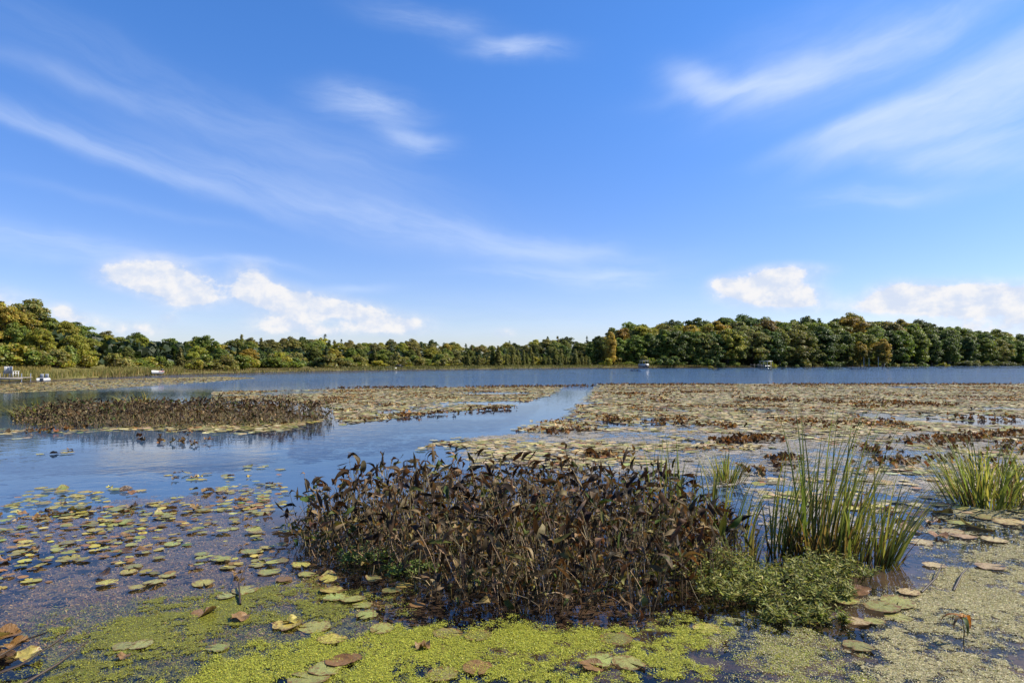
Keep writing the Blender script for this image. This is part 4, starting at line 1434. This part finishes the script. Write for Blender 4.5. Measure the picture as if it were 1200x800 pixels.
def build_stand(name, label, poly, nplants, hrange, nleaf_obj, nstem_obj, lsize, extra_leaf=1.5, back_edge=None, green=.11, cat='plants', stem_r=1.0):
    poly = np.asarray(poly)
    c = poly.mean(0)
    root = empty(name, (c[0], c[1], 0))
    tag(root, label, cat)
    q = sample_poly(poly, nplants) + rng.normal(0, .11, (nplants, 2))
    kn = vnoise(q[:, 0] * 1.4, q[:, 1] * 1.4, 77, 3)
    ed = edge_dist(poly, q[:, 0], q[:, 1]) * inside(poly, q[:, 0], q[:, 1])
    rim = np.clip(ed / .75, 0, 1) ** .6 * .52 + .48
    leaves, stems = [], []
    for i in range(nplants):
        bx, by = q[i] - c
        h = random.uniform(*hrange) * (.62 + .75 * kn[i]) * rim[i]
        if back_edge:
            h *= back_edge(q[i][0], q[i][1])
        lean = np.array([random.gauss(.03, .26), random.gauss(-.02, .26), 1.0])
        if random.random() < .26:
            lean[:2] *= 3.2
            h *= .8
        d = lean / np.linalg.norm(lean)
        base = np.array([bx, by, -.12])
        top = base + d * (h + .12)
        col = palette(STM, 1)[0]
        stems.append((base, d, h + .12, col))
        if i % 3 == 0:          # bare broken stalk beside it
            l2 = np.array([random.gauss(0, .5), random.gauss(0, .5), 1.0])
            stems.append((base + np.array([random.gauss(0, .06), random.gauss(0, .06), 0]), l2 / np.linalg.norm(l2), h * random.uniform(.6, 1.15), palette([(0.34, .25, .13), (0.25, .17, .085)], 1)[0]))
        nl = 1 + np.random.default_rng(i).poisson(extra_leaf)
        for j in range(nl):
            p = top if j == 0 else base + d * (h + .12) * random.uniform(.08, .97) + np.array([random.gauss(0, .06), random.gauss(0, .06), 0])
            p[2] = max(p[2], .03)
            g = random.random() < green * (2.2 if j else .7)
            cl = palette(GRNS if g else BRN, 1, .22)[0]
            if j and not g and random.random() < .42:
                cl = palette([(0.22, .145, .065), (0.32, .235, .12), (.17, .135, .04), (.15, .14, .035)], 1, .2)[0]
            pitch = random.gauss(.85, .6) if j == 0 else random.gauss(-.25, .8)
            leaves.append((p, (pitch, random.gauss(0, .6), random.uniform(0, 6.28)), random.uniform(*lsize) * (1 if j == 0 else .72), cl))
    # biggest in view: nearest to the lens and highest
    score = [-(l[0][1]) + 3.0 * l[0][2] for l in leaves]
    order = np.argsort(score)[::-1]
    solo = set(order[:nleaf_obj].tolist())
    rest = []
    for i, (p, r, s, cl) in enumerate(leaves):
        k = random.randrange(8)
        if i in solo:
            link('leaf', LEAF_ME[k], root, p, r, (s, s, s), cl)
        else:
            rest.append((k, p, r, s, cl))
    parts = []
    for k in range(8):
        it = [a for a in rest if a[0] == k]
        if it:
            r = np.array([a[2] for a in it])
            parts.append(scatter(*LEAF[k], rot_xyz(r[:, 0], r[:, 1], r[:, 2]), np.array([a[3] for a in it]), np.array([a[1] for a in it]), np.array([a[4] for a in it])))
    if parts:
        V, F, C = joined(parts)
        tag(link('foliage', mesh_np('stand_foliage', V, F, M['stand_leaf_col'], C, smooth=True), root), kind='stuff')
    order = np.argsort([s[0][1] for s in stems])
    solo = set(order[:nstem_obj].tolist())
    parts = []
    for i, (b, d, L, cl) in enumerate(stems):
        k = random.randrange(5)
        e = align_z(d)
        wr = random.uniform(.6, 1.1) * stem_r
        if i in solo:
            link('stem', STEM_ME[k], root, b, e, (wr * .62, wr * .62, L), cl)
        else:
            R = np.array(e.to_matrix())[None]
            parts.append(scatter(*STEMS[k], R, np.array([[wr * .62, wr * .62, L]]), b[None], cl[None]))
    if parts:
        V, F, C = joined(parts)
        tag(link('stem_mass', mesh_np('stand_stems', V, F, M['stem_col'], C, smooth=True), root), kind='stuff')
    return root


STAND = np.array([gp(348, 640), gp(420, 655), gp(490, 680), gp(560, 697), gp(640, 712), gp(735, 705), gp(800, 690), gp(856, 660), (2.55, 8.0), (2.2, 8.6), (0.3, 9.0), (-1.4, 8.9), (-2.45, 8.3)])
build_stand('pickerelweed_stand', 'dense stand of withered dark brown water plants rising from the shallows', STAND, 1350, (.46, .84), 300, 240, (.08, .22), 2.7,
            back_edge=lambda x, y: 1.0 - .20 * max(0, (x - 1.0)))

build_stand('far_pickerelweed_stand', 'long low stand of withered brown water plants across the calm channel', STAND_FAR, 3000, (.36, .62), 200, 60, (.13, .22), 1.3, green=.14, stem_r=1.3)

# ------------------------------------------------------------------ sedges and reeds


def blade_shape(seed, bend, width=.009, n=9, tipdroop=0.0):
    s = np.random.default_rng(seed)
    V, F = [], []
    x = z = y = 0.0
    ang = s.uniform(0, .05)
    for i in range(n):
        t = i / (n - 1)
        w = width * (1 - t ** 2.2) * (.75 + .5 * math.sin(math.pi * min(1, t * 1.2))) + .0006
        tw = .5 * t * s.uniform(.5, 1.5)
        V += [(x, y - w * math.cos(tw), z + 0), (x - w * .35, y, z), (x + w * math.sin(tw) * .6, y + w * math.cos(tw), z)]
        x += math.sin(ang) / (n - 1)
        z += math.cos(ang) / (n - 1)
        ang += (bend * t * 2 + tipdroop * max(0, t - .55) * 5) / (n - 1)
    for i in range(n - 1):
        for k in range(2):
            F.append((i * 3 + k, i * 3 + k + 1, i * 3 + k + 4, i * 3 + k + 3))
    return np.array(V), tri(F)


BLADES = [mesh_np('blade', *blade_shape(700 + i, b, w, 9, t), M['blade'], smooth=True)
          for i, (b, w, t) in enumerate([(.3, .0056, .3), (.5, .0064, .6), (.7, .0060, .9), (.95, .0066, .7), (.35, .0060, 1.5), (1.3, .0066, .8), (1.7, .0066, .8), (.6, .0060, 1.8)])]
BG = [(0.15, .17, .038), (0.21, .215, .055), (0.11, .135, .032), (0.30, .26, .075)]
BT = [(0.24, .17, .06), (0.17, .105, .04), (0.12, .07, .03)]


def tussock(name, label, clusters, cat='sedge'):
    """clusters: (x, y, count, radius, lengths, lean xy, spread, dry share, bend indices)"""
    c0 = clusters[0]
    root = empty(name, (c0[0], c0[1], 0))
    tag(root, label, cat)
    for (cx, cy, n, rad, (l0, l1), (lx, ly), spread, dry, idx) in clusters:
        for k in range(n):
            an, rr = random.uniform(0, 6.28), rad * math.sqrt(random.random())
            ox, oy = math.cos(an) * rr, math.sin(an) * rr
            dx, dy = lx + ox / max(rad, .01) * spread + random.gauss(0, .06), ly + oy / max(rad, .01) * spread + random.gauss(0, .06)
            tilt = math.hypot(dx, dy)
            head = math.atan2(dy, dx) + random.gauss(0, .25)
            L = random.uniform(l0, l1)
            isdry = random.random() < dry
            if isdry:
                L *= random.uniform(.45, .85)
            cl = palette(BT if isdry else BG, 1, .18)[0]
            e = Matrix.Rotation(head, 3, 'Z') @ Matrix.Rotation(tilt, 3, 'Y')
            link('blade', BLADES[random.choice(idx)], root, (cx - c0[0] + ox, cy - c0[1] + oy, -.08), e.to_euler(), (L * random.uniform(.9, 1.3), random.uniform(.95, 1.6), L), cl)
    return root


def reeds():
    ax, ay = gp(917, 642)
    bx, by = gp(968, 648)
    cx, cy = gp(1033, 656)
    ex, ey = gp(1000, 655)
    tussock('sedge_tussock', 'tall green sedge tussock with dry brown base beside the dead brown stand',
            [(bx, by, 88, .24, (.85, 1.85), (.20, .02), .16, .12, [0, 1, 2, 4, 2]), (ax, ay, 54, .17, (.7, 1.30), (.18, 0), .17, .14, [0, 1, 2, 4]),
             (ex, ey, 44, .20, (.55, 1.0), (.10, 0), .18, .45, [1, 2, 3, 4]), (bx, by, 90, .38, (.5, .95), (.04, -.05), .30, 1.0, [1, 2, 3, 5]), (ax + .15, ay, 34, .3, (.5, .75), (0, -.05), .35, 1.0, [2, 3, 5, 6])])
    tussock('sedge_tussock', 'sparse leaning sedge with long arching blades beside the pale scum',
            [(cx, cy, 40, .09, (.65, 1.25), (.26, .02), .26, .14, [1, 2, 3, 7]), (cx, cy, 10, .10, (.7, 1.1), (.45, .05), .10, .1, [3, 5, 7]), (cx, cy, 16, .12, (.3, .5), (.1, 0), .4, .8, [3, 5])])
    dx, dy = gp(1150, 588)
    fx, fy = gp(1205, 590)
    tussock('grass_tussock', 'full green arching grass tussock standing in the lily field',
            [(dx, dy, 190, .46, (.80, 1.30), (.03, 0), .55, .24, [1, 2, 3, 5, 6]), (fx, fy, 92, .40, (.7, 1.15), (.0, 0), .42, .2, [2, 3, 5, 6]), (dx - .2, dy, 16, .2, (.8, 1.2), (-.5, 0), .1, .1, [5, 6, 7])])
    hx, hy = gp(850, 562)
    tussock('grass_tuft', 'small yellow-green grass tuft in the lily field behind the stand', [(hx, hy, 90, .26, (.45, .72), (.05, 0), .5, .2, [2, 3, 5, 6])])
    ix, iy = 1.62, 7.7
    tussock('reed_sprout', 'thin pale reeds growing up through the back of the brown stand', [(ix, iy, 18, .16, (1.0, 1.42), (.0, 0), .08, .1, [0, 0, 1]), (ix + .3, iy, 16, .14, (.9, 1.25), (.05, 0), .10, .2, [0, 1])])
    tussock('reed_sprout', 'short leafy reeds at the shoreward end of the brown stand', [(2.25, 7.4, 22, .22, (.75, 1.15), (.12, 0), .2, .15, [0, 1, 2, 3]), (2.5, 7.2, 14, .15, (.7, 1.0), (.30, 0), .15, .1, [2, 3, 5])])
    jx, jy = gp(868, 655)
    tussock('grass_tuft', 'dry orange-brown grass tuft between the brown stand and the sedge', [(jx, jy, 34, .16, (.4, .7), (.0, 0), .35, .85, [1, 2, 3, 5])])
    # yellow plants in the far stand
    kx, ky = gp(48, 478)
    for (px, py, n, h, lab) in ((45, 490, 170, .8, 'yellow grassy tuft at the tapered end of the long brown stand'), (166, 482, 200, .95, 'yellow grassy tuft rising behind the middle of the long brown stand')):
        x, y = gp(px, py)
        t = tussock('grass_tuft', lab, [(x, y, n, .7, (h * .6, h * 1.1), (0, 0), .5, .3, [1, 2, 3, 5])])
        for ch in t.children:
            ch.color = (*palette([(0.26, .22, .04), (0.30, .26, .06), (.18, .17, .04)], 1)[0], 1)
            ch.scale = (ch.scale[0] * 2, ch.scale[1] * 2.6, ch.scale[2])


reeds()

# ------------------------------------------------------------------ low green marsh plants


def leaflet(seed):
    V = np.array([(0, 0, 0), (.13, .3, .02), (.12, .62, .02), (0, 1, -.06), (-.12, .62, .02), (-.13, .3, .02), (0, .5, -.03)])
    F = np.array([(0, 1, 6), (1, 2, 6), (2, 3, 6), (3, 4, 6), (4, 5, 6), (5, 0, 6)])
    return V, F


def marsh_plant(label, px, py, spread, nsprig, h, cols, solo=24):
    x0, y0 = gp(px, py)
    root = empty('marsh_plant', (x0, y0, 0))
    tag(root, label, 'plant')
    V0, F0 = leaflet(0)
    parts, sp = [], []
    for k in range(nsprig):
        an, rr = random.uniform(0, 6.28), math.sqrt(random.random())
        b = np.array([math.cos(an) * rr * spread[0], math.sin(an) * rr * spread[1], 0])
        L = h * random.uniform(.35, 1.45) * (1.15 - .6 * rr)
        d = np.array([random.gauss(.05, .6), random.gauss(-.1, .6), 1.0])
        d /= np.linalg.norm(d)
        n = 13
        t = np.linspace(.25, 1, n)
        P = b + d * (t * L)[:, None]
        head = np.arange(n) * 2.4 + random.uniform(0, 6)
        R = rot_xyz(rng.normal(.35, .35, n), rng.normal(0, .3, n), head)
        S = rng.uniform(.05, .085, n) * (1.1 - .5 * t)
        C = palette(cols, n, .2) * random.uniform(.8, 1.2)
        parts.append(scatter(V0, F0, R, S, P, C))
        v, f = tube([b + np.array([0, 0, -.05]), b + d * L * .5, b + d * L], [.004, .003, .0015], 4)
        sp.append((v, tri(f), np.tile(np.array([.10, .085, .03]), (len(v), 1))))
    V, F, C = joined(parts)
    tag(link('foliage', mesh_np('marsh_foliage', V, F, M['green_leaf'], C), root), kind='stuff')
    V, F, C = joined(sp)
    tag(link('stems', mesh_np('marsh_stems', V, F, M['stem_col'], C), root), kind='stuff')


PALEG = [(0.17, .19, .04), (0.25, .25, .06), (0.11, .13, .03), (0.32, .30, .09)]
marsh_plant('broad mound of small pale green leaves below the sedge tussock', 905, 690, (.66, .38), 230, .22, PALEG)
marsh_plant('leafy green mound tucked against the foot of the sedge tussock', 960, 672, (.42, .22), 120, .22, PALEG)
marsh_plant('green leafy plant at the corner of the dead brown stand', 840, 672, (.42, .36), 130, .26, PALEG)
marsh_plant('trailing green plant spreading over the duckweed before the sedge', 930, 722, (.36, .15), 70, .12, PALEG)
marsh_plant('small bright green feathery plant at the foot of the brown stand', 424, 655, (.30, .12), 42, .14, [(0.26, .30, .09), (0.19, .25, .06)])
marsh_plant('second feathery green plant below the middle of the brown stand', 480, 668, (.25, .12), 34, .13, [(0.20, .25, .07), (0.15, .2, .05)])


def sprig():
    """the drooping three-leaved sprig standing in the pale scum"""
    x, y = gp(1122, 752)
    r = empty('drooping_sprig', (x, y, 0))
    tag(r, 'small drooping sprig with brown and orange leaves in the pale scum', 'plant')
    v, f = tube([(0, 0, -.05), (.01, 0, .10), (-.005, 0, .19)], [.004, .004, .002], 5)
    link('stem', mesh_np('sprig_stem', v, f, M['stem'], smooth=True), r, color=(.12, .09, .03))
    for rz, s, c in ((1.2, .19, (.22, .10, .03)), (2.0, .15, (.14, .10, .05)), (-1.0, .19, (.34, .16, .035)), (-.5, .15, (.25, .14, .04)), (2.9, .16, (.06, .085, .02)), (.2, .13, (.10, .10, .03))):
        V, F = lance_leaf(int(rz * 10) + 900, .10, 1.1, .4, .2)
        link('leaf', mesh_np('sprig_leaf', V, F, M['stand_leaf'], smooth=True), r, (0, 0, .185), (.15, 0, rz), (s, s, s), c)


sprig()


def twigs():
    """dead stems lying over the water"""
    for pts, lab in (([(-20, 795), (30, 783), (70, 764), (92, 752)], 'dark bent dead stem lying in the corner of the duckweed mat'), ([(20, 806), (75, 781), (110, 760)], 'thin dead stem lying over the duckweed mat'), ([(0, 770), (40, 752), (62, 750)], 'short dead stem under the heap of withered leaves'),
                     ([(285, 706), (283, 686), (292, 668)], 'crooked dead stalk poking out of the water beside the pads'), ([(1075, 692), (1092, 680), (1100, 668)], 'dark dead twig sticking out of the pale scum'), ([(1112, 690), (1122, 676), (1130, 672)], 'forked dead twig sticking out of the pale scum near the sprig')):
        P = []
        for i, (a, b) in enumerate(pts):
            x, y = gp(a, b)
            P.append((x, y, .01 + .035 * i))
        o = np.array(P[0])
        v, f = tube(np.array(P) - o, np.linspace(.010, .004, len(P)), 6)
        r = link('dead_stem', mesh_np('dead_stem', v, f, M['stem'], smooth=True), None, P[0], color=(.045, .03, .02))
        tag(r, lab, 'stem')


twigs()

# ------------------------------------------------------------------ duckweed and scum
FLV = np.array([(-.5, -.3, 0), (0, -.5, .1), (.5, -.2, 0), (.45, .3, -.05), (-.1, .5, .08), (-.5, .2, .03)])
FLF = np.array([(0, 1, 2), (0, 2, 3), (0, 3, 4), (0, 4, 5)])
FLQ = np.array([(-.5, -.22, 0), (.5, -.18, .06), (.46, .22, -.05), (-.42, .2, .08)])


def cover(poly, q, thr, seed):
    """how far above its threshold the patchy cover is at points q; thins out towards the border"""
    k = .6 * vnoise(q[:, 0] * 2.3, q[:, 1] * 2.3, seed, 4) + .4 * vnoise(q[:, 0] * 11, q[:, 1] * 11, seed + 7, 3)
    e = np.clip(edge_dist(poly, q[:, 0], q[:, 1]) / .55, 0, 1)
    return k - thr - .24 * (1 - e * e * (3 - 2 * e))


def flecks(name, label, zones, mat=None):
    parts = []
    for poly_px, n, thr, soft, seed, size, zr, cols, wts, tilt, asp, film in zones:
        poly = gpoly(poly_px)
        if n:
            q = sample_poly(poly, n)
            keep = cover(poly, q, thr, seed) > rng.normal(0, soft, n)
            q = q[keep]
            m = len(q)
            S = rng.uniform(size[0], size[1], m)
            S = np.stack([S, S * asp, S], -1)
            R = rot_xyz(rng.normal(0, tilt, m), rng.normal(0, tilt, m), rng.uniform(0, 6.28, m))
            parts.append(scatter(FLQ, QF, R, S, np.column_stack([q, rng.uniform(zr[0], zr[1], m)]), palette(cols, m, .18, wts)))
        if film:
            cell, extra, dim = film
            lo, hi = poly.min(0), poly.max(0)
            nx, ny = int((hi[0] - lo[0]) / cell) + 2, int((hi[1] - lo[1]) / cell) + 2
            X, Y = np.meshgrid(lo[0] + np.arange(nx) * cell, lo[1] + np.arange(ny) * cell)
            P = np.stack([X.ravel(), Y.ravel()], -1) + rng.uniform(-.42, .42, (nx * ny, 2)) * cell
            ii = (np.arange(ny - 1)[:, None] * nx + np.arange(nx - 1)[None]).ravel()
            cen = P[ii] + cell / 2
            keep = inside(poly, cen[:, 0], cen[:, 1]) & (cover(poly, cen, thr + extra, seed) > rng.normal(0, soft * .6, len(ii)))
            ii = ii[keep]
            F = np.concatenate([np.stack([ii, ii + 1, ii + nx + 1], -1), np.stack([ii, ii + nx + 1, ii + nx], -1)])
            used = np.unique(F)
            remap = np.full(nx * ny, -1)
            remap[used] = np.arange(len(used))
            P = P[used]
            V = np.column_stack([P, zr[0] + rng.uniform(-.001, .0025, len(P))])
            w = np.asarray(wts, float) / np.sum(wts)
            base = (np.asarray(cols) * w[:, None]).sum(0) * dim
            C = base * (.65 + .7 * vnoise(P[:, 0] * 5, P[:, 1] * 5, seed + 3, 3))[:, None] * rng.uniform(.75, 1.25, (len(P), 1))
            parts.append((V, remap[F], C))
    V, F, C = joined(parts)
    tag(link(name, mesh_np(name, V, F, mat or M['fleck'], C)), label, 'water plants', kind='stuff')


LIME = [(0.34, .345, .035), (0.42, .405, .05), (0.24, .26, .03), (0.15, .15, .03)]
OLIVE = [(0.20, .20, .03), (0.26, .24, .04), (0.13, .12, .03)]
SCUM = [(0.50, .44, .24), (0.40, .35, .17), (0.58, .52, .32), (0.24, .19, .09), (0.36, .34, .12)]
FILM = [(0.40, .355, .30), (0.34, .30, .25), (0.46, .40, .31), (0.26, .20, .13), (0.40, .34, .18)]
flecks('duckweed_mat', 'bright lime-green duckweed mat floating in front of the brown stand', [
    ([(40, 850), (130, 785), (300, 742), (420, 722), (500, 704), (560, 716), (640, 716), (760, 704), (850, 722), (900, 765), (910, 850)], 210000, .465, .055, 81, (.006, .013), (.003, .014), LIME, [4, 4, 3, 1], .25, .75, (.022, .03, .75)),
    ([(-60, 850), (0, 735), (140, 690), (340, 668), (480, 684), (530, 700), (470, 745), (330, 775), (150, 850)], 110000, .465, .06, 82, (.006, .013), (.003, .008), LIME + OLIVE, [2, 2, 3, 3, 4, 4, 3], .2, .75, (.022, .05, .6)),
    ([(820, 716), (940, 732), (1010, 760), (1040, 850), (860, 850)], 60000, .30, .07, 83, (.006, .013), (.003, .010), LIME + SCUM, [2, 2, 2, 1, 2, 2, 1, 2, 2], .25, .7, (.022, .05, .6))])
flecks('pale_scum', 'pale straw-coloured floating scum around the sedge and tussocks', [
    ([(950, 735), (1010, 695), (1060, 660), (1130, 648), (1280, 650), (1300, 850), (980, 850)], 150000, .435, .07, 84, (.007, .020), (.003, .010), SCUM, [3, 3, 2, 3, 2], .22, .40, (.028, .03, .82)),
    ([(1030, 668), (1080, 636), (1180, 622), (1280, 626), (1280, 668), (1130, 664)], 26000, .46, .08, 85, (.010, .024), (.003, .010), SCUM, [3, 3, 2, 2, 1], .22, .45, (.03, .06, .62)),
    ([(1030, 592), (1280, 585), (1280, 640), (1060, 650)], 14000, .48, .08, 87, (.012, .030), (.003, .010), SCUM, [3, 3, 3, 2, 1], .22, .45, (.04, .06, .62)),
    ([(540, 512), (700, 498), (1290, 496), (1290, 585), (1090, 600), (1060, 640), (870, 650), (850, 575), (520, 540)], 120000, .44, .08, 88, (.02, .05), (.003, .008), FILM, [3, 3, 2, 2, 1], .10, .5, (.10, .05, .8))])
flecks('submerged_weed', 'brown and olive water weed lying just under the surface', [
    ([(-60, 660), (0, 600), (120, 585), (330, 560), (350, 640), (480, 690), (470, 740), (300, 760), (60, 790), (-60, 790)], 90000, .42, .05, 89, (.014, .040), (-.03, -.003), [(0.30, .19, .085), (0.22, .14, .07), (0.34, .25, .10), (0.18, .15, .06)], [3, 3, 2, 2], .3, .5, (.05, .0, .6)),
    ([(0, 720), (200, 680), (420, 700), (500, 720), (420, 780), (0, 820)], 50000, .38, .06, 90, (.012, .03), (-.03, -.004), OLIVE + [(0.24, .26, .04)], [3, 3, 2, 3], .3, .5, (.05, .0, .7))])
